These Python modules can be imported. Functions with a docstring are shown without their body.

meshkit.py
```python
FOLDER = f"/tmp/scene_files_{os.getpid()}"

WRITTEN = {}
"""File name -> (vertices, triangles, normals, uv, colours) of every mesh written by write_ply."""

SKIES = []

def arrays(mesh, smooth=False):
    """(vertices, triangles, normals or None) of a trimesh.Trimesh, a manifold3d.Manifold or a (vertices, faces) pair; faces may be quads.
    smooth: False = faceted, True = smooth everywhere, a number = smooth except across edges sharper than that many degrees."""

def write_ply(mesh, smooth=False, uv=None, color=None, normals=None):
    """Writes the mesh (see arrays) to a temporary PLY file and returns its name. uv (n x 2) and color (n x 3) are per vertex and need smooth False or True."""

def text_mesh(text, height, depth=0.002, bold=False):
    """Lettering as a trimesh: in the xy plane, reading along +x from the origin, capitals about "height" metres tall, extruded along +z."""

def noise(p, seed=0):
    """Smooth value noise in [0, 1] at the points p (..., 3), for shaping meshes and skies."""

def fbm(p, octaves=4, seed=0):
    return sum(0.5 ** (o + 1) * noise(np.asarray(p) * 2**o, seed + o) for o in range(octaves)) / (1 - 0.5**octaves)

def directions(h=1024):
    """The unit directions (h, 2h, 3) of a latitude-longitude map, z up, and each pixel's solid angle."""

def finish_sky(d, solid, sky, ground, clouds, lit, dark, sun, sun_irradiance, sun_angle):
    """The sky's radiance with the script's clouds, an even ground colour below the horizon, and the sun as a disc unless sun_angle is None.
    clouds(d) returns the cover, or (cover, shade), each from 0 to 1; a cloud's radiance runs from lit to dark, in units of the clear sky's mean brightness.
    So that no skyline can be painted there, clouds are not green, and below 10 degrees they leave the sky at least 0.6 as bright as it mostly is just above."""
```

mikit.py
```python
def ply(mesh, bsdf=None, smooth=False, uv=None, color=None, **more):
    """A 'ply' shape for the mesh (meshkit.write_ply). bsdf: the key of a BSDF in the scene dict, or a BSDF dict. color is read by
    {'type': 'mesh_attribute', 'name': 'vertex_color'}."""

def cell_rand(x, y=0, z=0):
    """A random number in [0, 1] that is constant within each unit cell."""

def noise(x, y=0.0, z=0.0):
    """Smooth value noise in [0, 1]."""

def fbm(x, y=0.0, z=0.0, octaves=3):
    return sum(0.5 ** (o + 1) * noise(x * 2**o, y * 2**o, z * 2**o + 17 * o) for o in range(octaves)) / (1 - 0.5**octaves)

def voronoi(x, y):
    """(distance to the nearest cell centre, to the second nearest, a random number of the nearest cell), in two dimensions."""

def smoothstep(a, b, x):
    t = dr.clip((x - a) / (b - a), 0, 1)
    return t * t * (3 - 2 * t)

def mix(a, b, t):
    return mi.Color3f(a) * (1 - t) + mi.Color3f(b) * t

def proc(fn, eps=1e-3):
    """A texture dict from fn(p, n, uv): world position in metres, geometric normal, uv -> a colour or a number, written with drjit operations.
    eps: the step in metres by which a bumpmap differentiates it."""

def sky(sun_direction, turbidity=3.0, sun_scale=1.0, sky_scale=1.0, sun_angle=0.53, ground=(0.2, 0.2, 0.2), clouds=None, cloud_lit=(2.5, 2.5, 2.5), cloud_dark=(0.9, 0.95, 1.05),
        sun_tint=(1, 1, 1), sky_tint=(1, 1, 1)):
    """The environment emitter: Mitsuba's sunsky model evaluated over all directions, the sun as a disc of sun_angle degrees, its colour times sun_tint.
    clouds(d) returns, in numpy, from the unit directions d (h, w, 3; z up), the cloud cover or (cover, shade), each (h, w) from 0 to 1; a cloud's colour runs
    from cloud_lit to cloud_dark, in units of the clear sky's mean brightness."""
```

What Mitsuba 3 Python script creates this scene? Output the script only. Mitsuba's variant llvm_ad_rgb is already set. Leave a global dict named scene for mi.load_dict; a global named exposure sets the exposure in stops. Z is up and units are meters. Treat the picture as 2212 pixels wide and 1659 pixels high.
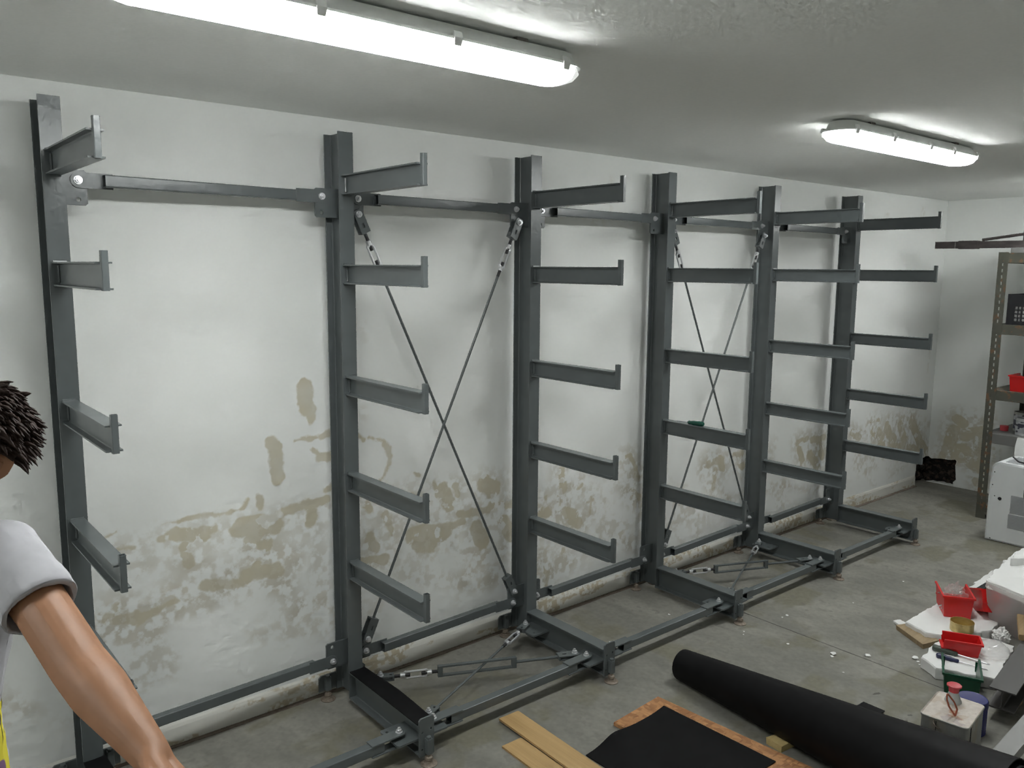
import math, random
import numpy as np
import trimesh
import manifold3d as m3
import shapely.geometry as sg
import drjit as dr
import mitsuba as mi
import mikit
from mikit import noise, fbm, voronoi, cell_rand, smoothstep, mix
import meshkit

random.seed(7)
rng = np.random.default_rng(7)
T = mi.ScalarTransform4f

# ------------------------------------------------------------------ camera, light, exposure
scene = {"type": "scene"}
labels = {}
CAM = np.array([-0.604, -3.2931, 1.9522])
FWD = np.array([0.63235, 0.76198, -0.13970])
scene["camera"] = {"type": "perspective", "fov": 63.967, "fov_axis": "x", "near_clip": 0.02, "far_clip": 100.0,
                   "to_world": T().look_at(origin=CAM.tolist(), target=(CAM + FWD).tolist(), up=[0.08308, 0.11258, 0.99016])}
exposure = 1.55
LAMP = (15.5, 15.9, 15.6)        # radiance of the lit diffusers
LAMP_END = ((3.0, 3.1, 3.05), (0.21, 0.215, 0.21))      # the last centimetres of a diffuser, beyond its tubes: left, right

# ------------------------------------------------------------------ materials
def P(col, rough=0.5, **k):
    c = col if isinstance(col, dict) else {"type": "rgb", "value": list(col)}
    r = rough if isinstance(rough, dict) else float(rough)
    return {"type": "twosided", "b": {"type": "principled", "base_color": c, "roughness": r, **k}}

def bump(b, fn, scale, eps=1e-3):
    if b["type"] == "twosided":
        return {"type": "twosided", "b": bump(b["b"], fn, scale, eps)}
    return {"type": "bumpmap", "tex": mikit.proc(fn, eps), "scale": float(scale), "b": b}

def capsules(x, z, caps):
    d = mi.Float(9.0)
    for ax, az, bx, bz, r in caps:
        ex, ez = bx - ax, bz - az
        l2 = max(ex * ex + ez * ez, 1e-9)
        h = dr.clip(((x - ax) * ex + (z - az) * ez) / l2, 0, 1)
        d = dr.minimum(d, dr.sqrt(dr.square(x - ax - h * ex) + dr.square(z - az - h * ez)) - r)
    return d

SAND = [ (0.96,1.429,0.969,1.342,0.0409), (0.974,1.315,0.982,1.289,0.0206), (0.809,1.198,0.82,1.054,0.0345), (0.801,1.209,0.825,1.186,0.0242), (0.731,0.983,0.74,0.941,0.0182), (0.335,0.936,0.397,0.942,0.0057), (0.397,0.942,0.48,0.942,0.0096), (0.48,0.942,0.565,0.937,0.0117), (0.565,0.937,0.653,0.951,0.0079), (0.653,0.951,0.685,0.983,0.008), (0.128,0.926,0.165,0.944,0.0054), (0.169,0.871,0.236,0.862,0.0074), (0.91,1.205,1.02,1.212,0.0103), (1.02,1.212,1.134,1.219,0.019), (1.018,1.118,1.132,1.102,0.0234), (0.988,1.158,1.018,1.128,0.0126), (0.377,0.887,0.496,0.872,0.0327), (0.419,0.83,0.438,0.763,0.0251), (0.323,0.879,0.385,0.876,0.0095), (0.496,0.872,0.543,0.882,0.0196), (0.65,0.861,0.793,0.853,0.0488), (0.708,0.808,0.748,0.779,0.045), (0.815,0.89,0.956,0.906,0.0229), (0.956,0.895,1.035,0.909,0.0255), (0.97,0.861,0.969,0.818,0.0276), (1.036,0.956,1.082,0.969,0.0193), (0.495,0.65,0.64,0.623,0.0261), (0.662,0.654,0.807,0.641,0.0331), (0.714,0.673,0.682,0.639,0.0288), (0.121,0.607,0.229,0.568,0.0281), (0.229,0.572,0.299,0.583,0.019), (0.299,0.583,0.369,0.604,0.0135), (0.148,0.647,0.161,0.625,0.0186), (1.277,1.169,1.338,1.146,0.0088), (1.345,1.138,1.382,1.055,0.0156), (1.382,1.055,1.368,0.994,0.0135), (1.363,0.99,1.335,0.95,0.009), (1.216,1.188,1.24,1.163,0.013), (1.679,0.846,1.727,0.778,0.0456), (1.638,0.889,1.657,0.802,0.0142), (1.765,0.851,1.779,0.817,0.0194), (1.952,0.845,2.014,0.802,0.0501), (1.983,0.77,2.008,0.785,0.0201), (1.449,0.885,1.528,0.853,0.0116), (1.516,0.967,1.543,0.951,0.0092), (1.234,0.855,1.27,0.826,0.0223), (1.345,0.79,1.394,0.688,0.0229), (1.499,0.655,1.692,0.627,0.0478), (1.539,0.611,1.608,0.585,0.0478), (1.693,0.639,1.808,0.665,0.0244), (1.779,0.703,1.99,0.693,0.0224), (1.99,0.713,2.142,0.696,0.023), (1.898,0.61,1.944,0.525,0.0454), (2.085,0.611,2.131,0.511,0.0415), (1.216,0.578,1.341,0.573,0.0297), (1.267,0.68,1.292,0.641,0.0318), (2.497,0.815,2.518,0.709,0.0298), (2.384,0.684,2.497,0.686,0.0162), (2.624,0.696,2.657,0.713,0.0138), (2.739,0.638,2.738,0.526,0.0085), (2.705,0.602,2.759,0.612,0.0084), (2.316,0.619,2.403,0.595,0.0321), (2.528,0.579,2.602,0.538,0.0359), (2.584,0.514,2.641,0.489,0.0363), (2.504,0.665,2.498,0.62,0.0136), (3.001,0.823,3.062,0.828,0.0144), (3.062,0.828,3.144,0.685,0.0175), (3.08,0.602,3.158,0.55,0.0267), (2.53,0.345,2.538,0.288,0.0167), (2.356,0.289,2.41,0.221,0.0192), (2.386,0.181,2.4,0.21,0.0221), (2.395,0.06,2.432,0.008,0.0336), (2.343,0.043,2.468,0.027,0.0279), (3.847,0.66,3.999,0.673,0.0292), (3.978,0.682,4.003,0.614,0.0327), (3.926,0.609,3.908,0.499,0.0261), (4.131,0.677,4.222,0.68,0.0267), (4.158,0.673,4.242,0.578,0.0302), (4.93,0.671,5.078,0.677,0.0255), (4.968,0.612,5.032,0.495,0.0367), (5.145,0.661,5.3,0.659,0.0298), (5.126,0.536,5.236,0.446,0.045), (5.238,0.612,5.297,0.511,0.0376), (5.745,0.641,5.889,0.585,0.0356), (6.044,0.696,6.188,0.695,0.0162), (6.119,0.615,6.268,0.537,0.0493), (6.34,0.609,6.485,0.488,0.0545), (6.597,0.599,6.71,0.438,0.0558), (6.816,0.616,6.985,0.424,0.0614), (6.237,0.472,7.05,0.32,0.0387), (7.037,0.396,7.173,0.268,0.0405) ]
DUST = [ (1.243,1.304,1.249,1.27,0.0194), (0.726,0.743,0.894,0.684,0.0585), (0.804,0.578,0.888,0.471,0.0639), (0.243,0.502,0.277,0.488,0.0249), (0.373,0.626,0.411,0.655,0.0155), (0.222,0.76,0.292,0.781,0.03), (1.005,0.659,1.023,0.479,0.0612), (1.808,0.479,1.929,0.427,0.0504), (1.868,0.365,1.992,0.284,0.0513), (1.444,0.467,1.808,0.329,0.0488), (2.999,0.33,3.13,0.213,0.036), (3.03,0.617,3.208,0.407,0.0357), (2.738,0.526,2.71,0.447,0.0142), (4.761,0.357,5.294,0.231,0.0335), (6.726,2.473,6.696,2.393,0.0272), (6.084,2.43,6.067,2.392,0.022), (2.849,2.46,2.85,2.242,0.0102), (2.702,2.215,2.79,2.219,0.0127), (7.061,1.23,7.053,1.061,0.0172), (7.091,0.628,7.068,0.544,0.0221), (3.726,0.211,3.886,0.08,0.0396), (3.53,0.282,3.635,0.102,0.0257), (4.015,0.449,4.188,0.285,0.0269), (4.713,0.224,5.246,0.051,0.0337), (4.603,0.102,4.857,0.016,0.0293), (1.255,1.697,1.256,1.623,0.0042), (6.025,0.268,6.206,0.117,0.0249), (6.449,0.16,6.703,0.206,0.0173) ]
SANDR = [ (-0.232,0.628,-0.275,0.592,0.0507), (-0.208,0.518,-0.18,0.362,0.0598), (-0.158,0.38,-0.111,0.196,0.0388), (-0.31,0.491,-0.436,0.533,0.0585), (-0.303,0.34,-0.408,0.253,0.0759), (-0.429,0.468,-0.476,0.223,0.0583), (-0.235,0.285,-0.288,0.273,0.0426), (-0.441,0.089,-0.496,0.083,0.0419) ]


def plaster(u, z, sand, dust, seed):
    """white wall paint that has flaked off in patches and shows the sandy plaster below"""
    wx = u + 0.032 * (fbm(u * 9 + seed, z * 9, 1.0, 4) - 0.5)
    wz = z + 0.032 * (fbm(u * 9, z * 9 + seed, 5.0, 4) - 0.5)
    fine = fbm(u * 36 + seed, z * 36, 3.0, 4) - 0.5
    raw = capsules(wx, wz, sand)
    ds = raw + 0.024 * fine
    ms = 1 - smoothstep(-0.008, 0.005, ds)
    speck = fbm(u * 34, z * 34 + seed, 8.0, 5)
    blot = fbm(u * 4.2 + seed, z * 5.5, 9.0, 4)
    dd = capsules(wx, wz, dust) if dust else mi.Float(9.0)
    md = (1 - smoothstep(-0.05, 0.035, dd)) * smoothstep(0.40, 0.62, speck)
    halo = (1 - smoothstep(0.0, 0.12, raw)) * smoothstep(0.36, 0.66, speck) * (1 - smoothstep(0.85, 1.0, z))
    chip = smoothstep(0.62, 0.67, fbm(u * 17 + 3, z * 17 + seed, 6.0, 4)) * (1 - smoothstep(0.86, 0.96, z))
    # loose flaking band: grainy blotches where damp has risen in the wall
    band = smoothstep(0.12, 0.35, z) * (1 - smoothstep(0.66, 0.86, z + 0.25 * (blot - 0.5)))
    mb = band * smoothstep(0.47, 0.66, blot) * smoothstep(0.34, 0.66, speck)
    tone = fbm(u * 12, z * 12, 2.0, 3)
    white = mix((0.765, 0.785, 0.765), (0.815, 0.825, 0.815), fbm(u * 2.1, z * 2.1, 4.0, 3))
    sandc = mix((0.44, 0.395, 0.285), (0.58, 0.545, 0.44), tone)
    greyc = mix((0.53, 0.51, 0.45), (0.64, 0.62, 0.56), tone)
    c = mix(white, greyc, dr.clip(0.62 * md + 0.70 * mb + 0.72 * halo, 0, 1))
    return mix(c, sandc, dr.clip(ms * (1 - 0.9 * chip) * (0.78 + 0.7 * (tone - 0.45)), 0, 1))

def wall_bump(p, n, uv):
    return fbm(p.x * 30, p.y * 30, p.z * 30, 3)

def D(col):
    return {"type": "diffuse", "reflectance": col if isinstance(col, dict) else {"type": "rgb", "value": list(col)}}

scene["m_wall_back"] = {"type": "twosided", "b": bump(D(mikit.proc(lambda p, n, uv: plaster(p.x, p.z, SAND, DUST, 0.0))), wall_bump, 0.004)}
scene["m_wall_right"] = {"type": "twosided", "b": bump(D(mikit.proc(lambda p, n, uv: plaster(p.y, p.z, SANDR, None, 21.0))), wall_bump, 0.004)}
scene["m_wall_plain"] = {"type": "twosided", "b": D((0.79, 0.80, 0.785))}

def ceil_col(p, n, uv):
    return mix((0.79, 0.805, 0.785), (0.83, 0.84, 0.82), fbm(p.x * 120, p.y * 120, 0.0, 2))
scene["m_ceiling"] = {"type": "twosided", "b": bump(D(mikit.proc(ceil_col)), lambda p, n, uv: fbm(p.x * 120, p.y * 120, 2.0, 2), 0.003)}

def floor_col(p, n, uv):
    a = fbm(p.x * 1.6, p.y * 1.6, 1.0, 4)
    b = fbm(p.x * 9, p.y * 4, 3.0, 4)
    c = fbm(p.x * 60, p.y * 60, 5.0, 3)
    base = mix((0.148, 0.146, 0.129), (0.225, 0.219, 0.194), smoothstep(0.25, 0.75, 0.5 * a + 0.5 * b))
    damp = smoothstep(0.50, 0.64, fbm(p.x * 3.1 + 4, p.y * 5.5, 7.0, 4)) * smoothstep(0.30, 0.62, b)
    base = mix(base, (0.125, 0.117, 0.075), 0.6 * damp)
    sp = smoothstep(0.68, 0.78, fbm(p.x * 26, p.y * 26, 11.0, 3))
    base = mix(base, (0.14, 0.135, 0.12), 0.45 * sp)
    mark = capsules(p.x + 0.01 * (c - 0.5), p.y + 0.01 * (b - 0.5), FLOORMARKS) + 0.012 * (c - 0.5)
    base = mix(base, (0.07, 0.068, 0.06), 0.75 * (1 - smoothstep(-0.002, 0.002, mark)))
    return base * (0.88 + 0.24 * c)
FLOORMARKS = [(2.935, -1.805, 2.945, -1.812, 0.006), (2.88, -1.82, 2.885, -1.822, 0.004), (2.99, -1.62, 3.02, -1.63, 0.005)]
scene["m_floor"] = {"type": "twosided", "b": bump({"type": "principled", "base_color": mikit.proc(floor_col), "roughness": 0.62, "specular": 0.35},
                                                  lambda p, n, uv: fbm(p.x * 40, p.y * 40, 0.0, 3), 0.0015)}
scene["m_joint"] = P((0.06, 0.055, 0.05), 0.9)
scene["m_debris"] = P(mikit.proc(lambda p, n, uv: mix((0.10, 0.075, 0.06), (0.20, 0.165, 0.14), fbm(p.x * 60, p.y * 60, p.z * 60, 3))), 0.9)
scene["m_plinth"] = {"type": "twosided", "b": D(mikit.proc(lambda p, n, uv: mix((0.66, 0.655, 0.61), (0.47, 0.42, 0.32),
                     smoothstep(0.50, 0.60, fbm(p.x * 5, p.z * 14, 6.0, 4)) * smoothstep(0.35, 0.6, fbm(p.x * 50, p.z * 50, 2.0, 3)))))}
scene["m_earth"] = P(mikit.proc(lambda p, n, uv: mix((0.006, 0.005, 0.004), (0.045, 0.030, 0.022), smoothstep(0.45, 0.7, fbm(p.x * 40, p.y * 40, p.z * 40, 3)))), 0.95)

def steel_col(p, n, uv):
    return mix((0.076, 0.088, 0.090), (0.090, 0.102, 0.104), fbm(p.x * 18, p.y * 18, p.z * 18, 3))
scene["m_steel"] = bump(P(mikit.proc(steel_col), 0.30, specular=0.5), lambda p, n, uv: fbm(p.x * 90, p.y * 90, p.z * 45, 2), 0.0009)
scene["m_steel_dark"] = P((0.052, 0.050, 0.048), 0.45, specular=0.4)
scene["m_steel_light"] = P((0.17, 0.17, 0.165), 0.4, specular=0.5)
scene["m_zinc"] = P((0.70, 0.71, 0.73), 0.32, metallic=0.75)
scene["m_thread"] = P((0.025, 0.025, 0.027), 0.45, metallic=0.3)
scene["m_rust"] = P(mikit.proc(lambda p, n, uv: mix((0.10, 0.075, 0.055), (0.26, 0.22, 0.18), fbm(p.x * 120, p.y * 120, p.z * 120, 3))), 0.5, metallic=0.3)
scene["m_rubber"] = bump(P(mikit.proc(lambda p, n, uv: mix((0.0035, 0.0035, 0.004), (0.007, 0.007, 0.0078), fbm(p.x * 15, p.y * 15, p.z * 15, 4))), 0.50, specular=0.12),
                         lambda p, n, uv: fbm(p.x * 25, p.y * 25, p.z * 25, 2), 0.001)
scene["m_lamp_body"] = P((0.78, 0.80, 0.79), 0.4)
scene["m_lamp_dark"] = P((0.10, 0.09, 0.08), 0.6)
scene["m_diffuser"] = P((0.85, 0.88, 0.87), 0.4)

def osb(p, n, uv):
    a = voronoi(p.x * 62 + 4 * fbm(p.x * 9, p.y * 9, 0.0, 2), p.y * 34 + p.z * 40)
    g = fbm(p.x * 20, p.y * 90, p.z * 40, 3)
    c = mix((0.26, 0.115, 0.045), (0.42, 0.215, 0.090), a[2])
    c = mix(c, (0.20, 0.085, 0.035), 0.7 * smoothstep(0.60, 0.74, g))
    return mix(c, (0.16, 0.07, 0.03), 0.25 * (1 - smoothstep(0.0, 0.10, a[1] - a[0])))
scene["m_osb"] = P(mikit.proc(osb), 0.6)

def wood(c0, c1, ax):
    def f(p, n, uv):
        u, v = (p.x, p.y) if ax == "y" else (p.y, p.x)
        w = u + 0.012 * fbm(u * 12, v * 3, 4.0, 3)
        g = fbm(w * 190, v * 5, p.z * 30, 3)
        h = fbm(w * 30, v * 1.6, 2.0, 3)
        return mix(c0, c1, dr.clip(0.55 * g + 0.55 * h - 0.05, 0, 1))
    return mikit.proc(f)
scene["m_plank"] = P(wood((0.33, 0.205, 0.085), (0.52, 0.36, 0.175), "y"), 0.45, specular=0.4)
scene["m_rawwood"] = P(wood((0.19, 0.135, 0.075), (0.36, 0.28, 0.175), "x"), 0.8)
scene["m_block"] = P(wood((0.40, 0.29, 0.12), (0.60, 0.47, 0.22), "x"), 0.7)
scene["m_log"] = P(wood((0.16, 0.105, 0.05), (0.33, 0.23, 0.115), "x"), 0.8)

def tin(p, n, uv):
    a = fbm(p.x * 14, p.y * 14, p.z * 9, 4)
    b = fbm(p.x * 60, p.y * 60, p.z * 22, 3)
    c = mix((0.27, 0.275, 0.255), (0.36, 0.365, 0.345), b)
    c = mix(c, (0.31, 0.25, 0.16), 0.45 * smoothstep(0.54, 0.66, a))
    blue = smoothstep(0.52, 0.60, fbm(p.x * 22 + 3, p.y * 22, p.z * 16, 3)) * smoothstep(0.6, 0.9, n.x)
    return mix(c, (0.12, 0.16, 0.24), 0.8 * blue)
scene["m_tin"] = P(mikit.proc(tin), 0.42, metallic=0.55)
def tin_top(p, n, uv):
    a = fbm(p.x * 16, p.y * 30, 3.0, 4)
    b = fbm(p.x * 70, p.y * 70, 1.0, 3)
    c = mix((0.40, 0.355, 0.315), (0.52, 0.475, 0.43), b)
    c = mix(c, (0.34, 0.25, 0.17), 0.4 * smoothstep(0.55, 0.68, a))
    rust = capsules(p.x + 0.02 * (a - 0.5), p.y + 0.02 * (b - 0.5), [(2.600, -2.105, 2.640, -2.105, 0.010), (2.605, -2.140, 2.612, -2.125, 0.006)]) + 0.014 * (b - 0.5)
    c = mix(c, (0.30, 0.16, 0.08), 0.8 * (1 - smoothstep(-0.006, 0.008, rust)))
    return mix(c, (0.24, 0.20, 0.22), 0.4 * smoothstep(0.66, 0.72, fbm(p.x * 30 + 9, p.y * 30, 7.0, 3)))
scene["m_tin_top"] = P(mikit.proc(tin_top), 0.5, metallic=0.2)
scene["m_wire_red"] = P(mikit.proc(lambda p, n, uv: mix((0.22, 0.07, 0.04), (0.42, 0.12, 0.07), fbm(p.x * 90, p.y * 90, p.z * 90, 2))), 0.6)
scene["m_cloudy"] = {"type": "twosided", "b": {"type": "roughplastic", "diffuse_reflectance": {"type": "rgb", "value": [0.42, 0.43, 0.42]}, "alpha": 0.25}}
scene["m_capred"] = P((0.42, 0.045, 0.055), 0.4)
scene["m_capblue"] = P((0.012, 0.015, 0.11), 0.35)
scene["m_red"] = P((0.50, 0.012, 0.012), 0.32, specular=0.5)
scene["m_green"] = P((0.003, 0.048, 0.022), 0.32, specular=0.5)
scene["m_foam"] = bump(P((0.68, 0.68, 0.67), 0.8), lambda p, n, uv: voronoi(p.x * 160 + p.z * 90, p.y * 160 + p.z * 60)[0], 0.0012)
scene["m_film"] = {"type": "blendbsdf", "weight": 0.16, "a": {"type": "thindielectric", "int_ior": 1.4},
                   "b": {"type": "principledthin", "base_color": {"type": "rgb", "value": [0.85, 0.84, 0.83]}, "roughness": 0.35, "diff_trans": 1.0}}
scene["m_film_fog"] = {"type": "blendbsdf", "weight": 0.40, "a": {"type": "thindielectric", "int_ior": 1.4},
                       "b": {"type": "principledthin", "base_color": {"type": "rgb", "value": [0.80, 0.77, 0.76]}, "roughness": 0.35, "diff_trans": 1.0}}
scene["m_brass"] = P(mikit.proc(lambda p, n, uv: mix((0.45, 0.33, 0.12), (0.62, 0.50, 0.24), fbm(p.x * 50, p.y * 50, p.z * 80, 3))), 0.35, metallic=0.7)
scene["m_handle_green"] = P((0.004, 0.06, 0.04), 0.35)
scene["m_handle_dull"] = P((0.045, 0.06, 0.045), 0.5)
scene["m_handle_blue"] = P((0.010, 0.014, 0.06), 0.35)
scene["m_slot_angle"] = P(mikit.proc(lambda p, n, uv: mix(mix((0.052, 0.053, 0.041), (0.074, 0.074, 0.057), fbm(p.x * 20, p.y * 20, p.z * 12, 3)), (0.13, 0.07, 0.035),
                          smoothstep(0.62, 0.72, fbm(p.x * 40, p.y * 40, p.z * 26, 3)))), 0.55)
scene["m_black"] = P((0.010, 0.010, 0.012), 0.4)
scene["m_darkiron"] = P(mikit.proc(lambda p, n, uv: mix((0.018, 0.014, 0.014), (0.055, 0.045, 0.043), fbm(p.x * 40, p.y * 20, p.z * 40, 3))), 0.6)
scene["m_appliance"] = P((0.66, 0.68, 0.69), 0.4)
scene["m_vent"] = P((0.30, 0.31, 0.32), 0.5)
scene["m_white"] = P((0.78, 0.78, 0.77), 0.5)
scene["m_greyboard"] = P((0.13, 0.13, 0.125), 0.6)
scene["m_skin"] = P(mikit.proc(lambda p, n, uv: mix((0.285, 0.140, 0.075), (0.335, 0.170, 0.095), fbm(p.x * 30, p.y * 30, p.z * 30, 3))), 0.5, specular=0.4)
scene["m_shirt"] = bump(P(mikit.proc(lambda p, n, uv: mix((0.36, 0.36, 0.385), (0.42, 0.42, 0.445), fbm(p.x * 40, p.y * 40, p.z * 40, 3))), 0.9),
                        lambda p, n, uv: fbm(p.x * 11, p.y * 11, p.z * 7, 3), 0.006)
scene["m_print"] = P(mikit.proc(lambda p, n, uv: mix((0.62, 0.55, 0.05), (0.16, 0.09, 0.18), smoothstep(0.52, 0.56, fbm(p.x * 14, p.y * 14, p.z * 22, 2)))), 0.85)
scene["m_jeans"] = P((0.03, 0.04, 0.07), 0.9)
scene["m_shoe"] = P((0.02, 0.02, 0.02), 0.6)
scene["m_hair"] = P(mikit.proc(lambda p, n, uv: mix((0.014, 0.008, 0.006), (0.040, 0.023, 0.017), fbm(p.x * 200, p.y * 200, p.z * 60, 2))), 0.6, specular=0.25)
scene["m_eye"] = P((0.6, 0.6, 0.6), 0.2)

# ------------------------------------------------------------------ mesh helpers
def cat(*ms):
    ms = [m for m in ms if m is not None]
    return trimesh.util.concatenate(ms) if len(ms) > 1 else ms[0]

def hull(pts):
    return trimesh.convex.convex_hull(np.asarray(pts, float))

def bbox(x0, x1, y0, y1, z0, z1, c=0.0015):
    """a box with chamfered edges"""
    lo, hi = np.array([x0, y0, z0], float), np.array([x1, y1, z1], float)
    c = min(c, 0.45 * (hi - lo).min())
    pts = []
    for s in np.ndindex(2, 2, 2):
        s = np.array(s)
        corner = np.where(s, hi, lo)
        d = np.where(s, -1, 1) * c
        for k in range(3):
            q = corner + d
            q[k] = corner[k]
            pts.append(q)
    return hull(pts)

def frame(o, ax, ay):
    ax = np.asarray(ax, float); ax = ax / np.linalg.norm(ax)
    ay = np.asarray(ay, float); ay = ay - ax * (ay @ ax); ay /= np.linalg.norm(ay)
    M = np.eye(4)
    M[:3, 0], M[:3, 1], M[:3, 2], M[:3, 3] = ax, ay, np.cross(ax, ay), o
    return M

def prism(poly, o, ax, ay, d0, d1):
    """the polygon laid out along ax, ay from o, thick from d0 to d1 along ax x ay"""
    if not hasattr(poly, "exterior"):
        poly = sg.Polygon(poly)
    m = trimesh.creation.extrude_polygon(poly, d1 - d0, engine="earcut")
    m.apply_translation([0, 0, d0])
    m.apply_transform(frame(o, ax, ay))
    return m

def along(poly, p0, p1, up):
    """the section swept straight from p0 to p1; the polygon's second axis points along up"""
    p0, p1 = np.asarray(p0, float), np.asarray(p1, float)
    d = p1 - p0
    L = np.linalg.norm(d); d = d / L
    up = np.asarray(up, float); up = up - d * (up @ d); up /= np.linalg.norm(up)
    return prism(poly, p0, np.cross(up, d), up, 0, L)

def i_section(h, b, tw, tf, r=0.005, n=3):
    q = []
    def arc(cx, cy, a0, a1):
        for k in range(n + 1):
            a = math.radians(a0 + (a1 - a0) * k / n)
            q.append((cx + r * math.cos(a), cy + r * math.sin(a)))
    H, B, w = h / 2, b / 2, tw / 2
    q += [(-B, -H), (B, -H), (B, -H + tf)]
    arc(w + r, -H + tf + r, 270, 180); arc(w + r, H - tf - r, 180, 90)
    q += [(B, H - tf), (B, H), (-B, H), (-B, H - tf)]
    arc(-w - r, H - tf - r, 90, 0); arc(-w - r, -H + tf + r, 0, -90)
    q += [(-B, -H + tf)]
    return sg.Polygon(q)

def rrect(w, h, r, n=3):
    return sg.box(-w / 2 + r, -h / 2 + r, w / 2 - r, h / 2 - r).buffer(r, quad_segs=n)

def hollow(w, h, r, t):
    return rrect(w, h, r).difference(rrect(w - 2 * t, h - 2 * t, max(r - t, 0.0008), 2))

def rod(p0, p1, r, n=14, r1=None):
    p0, p1 = np.asarray(p0, float), np.asarray(p1, float)
    d = p1 - p0; L = np.linalg.norm(d)
    a = np.cross(d, [0, 0, 1.0] if abs(d[2]) < 0.9 * L else [1.0, 0, 0]); a /= np.linalg.norm(a)
    b = np.cross(d / L, a)
    r1 = r if r1 is None else r1
    ang = np.arange(n) * 2 * math.pi / n
    ring = np.cos(ang)[:, None] * a + np.sin(ang)[:, None] * b
    return hull(np.vstack([p0 + r * ring, p1 + r1 * ring]))

def lathe(prof, o, axis=(0, 0, 1), n=24, closed=True):
    """prof: (radius, height) pairs turned round the axis through o"""
    axis = np.asarray(axis, float) / np.linalg.norm(axis)
    a = np.cross(axis, [1.0, 0, 0] if abs(axis[0]) < 0.8 else [0, 1.0, 0]); a /= np.linalg.norm(a)
    b = np.cross(axis, a)
    ang = np.arange(n) * 2 * math.pi / n
    ring = np.cos(ang)[:, None] * a + np.sin(ang)[:, None] * b
    v = np.vstack([np.asarray(o) + h * axis + max(r, 1e-5) * ring for r, h in prof])
    f = []
    for i in range(len(prof) - 1):
        for j in range(n):
            k = (j + 1) % n
            f += [[i * n + j, i * n + k, (i + 1) * n + k], [i * n + j, (i + 1) * n + k, (i + 1) * n + j]]
    return trimesh.Trimesh(v, f, process=False)

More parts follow.
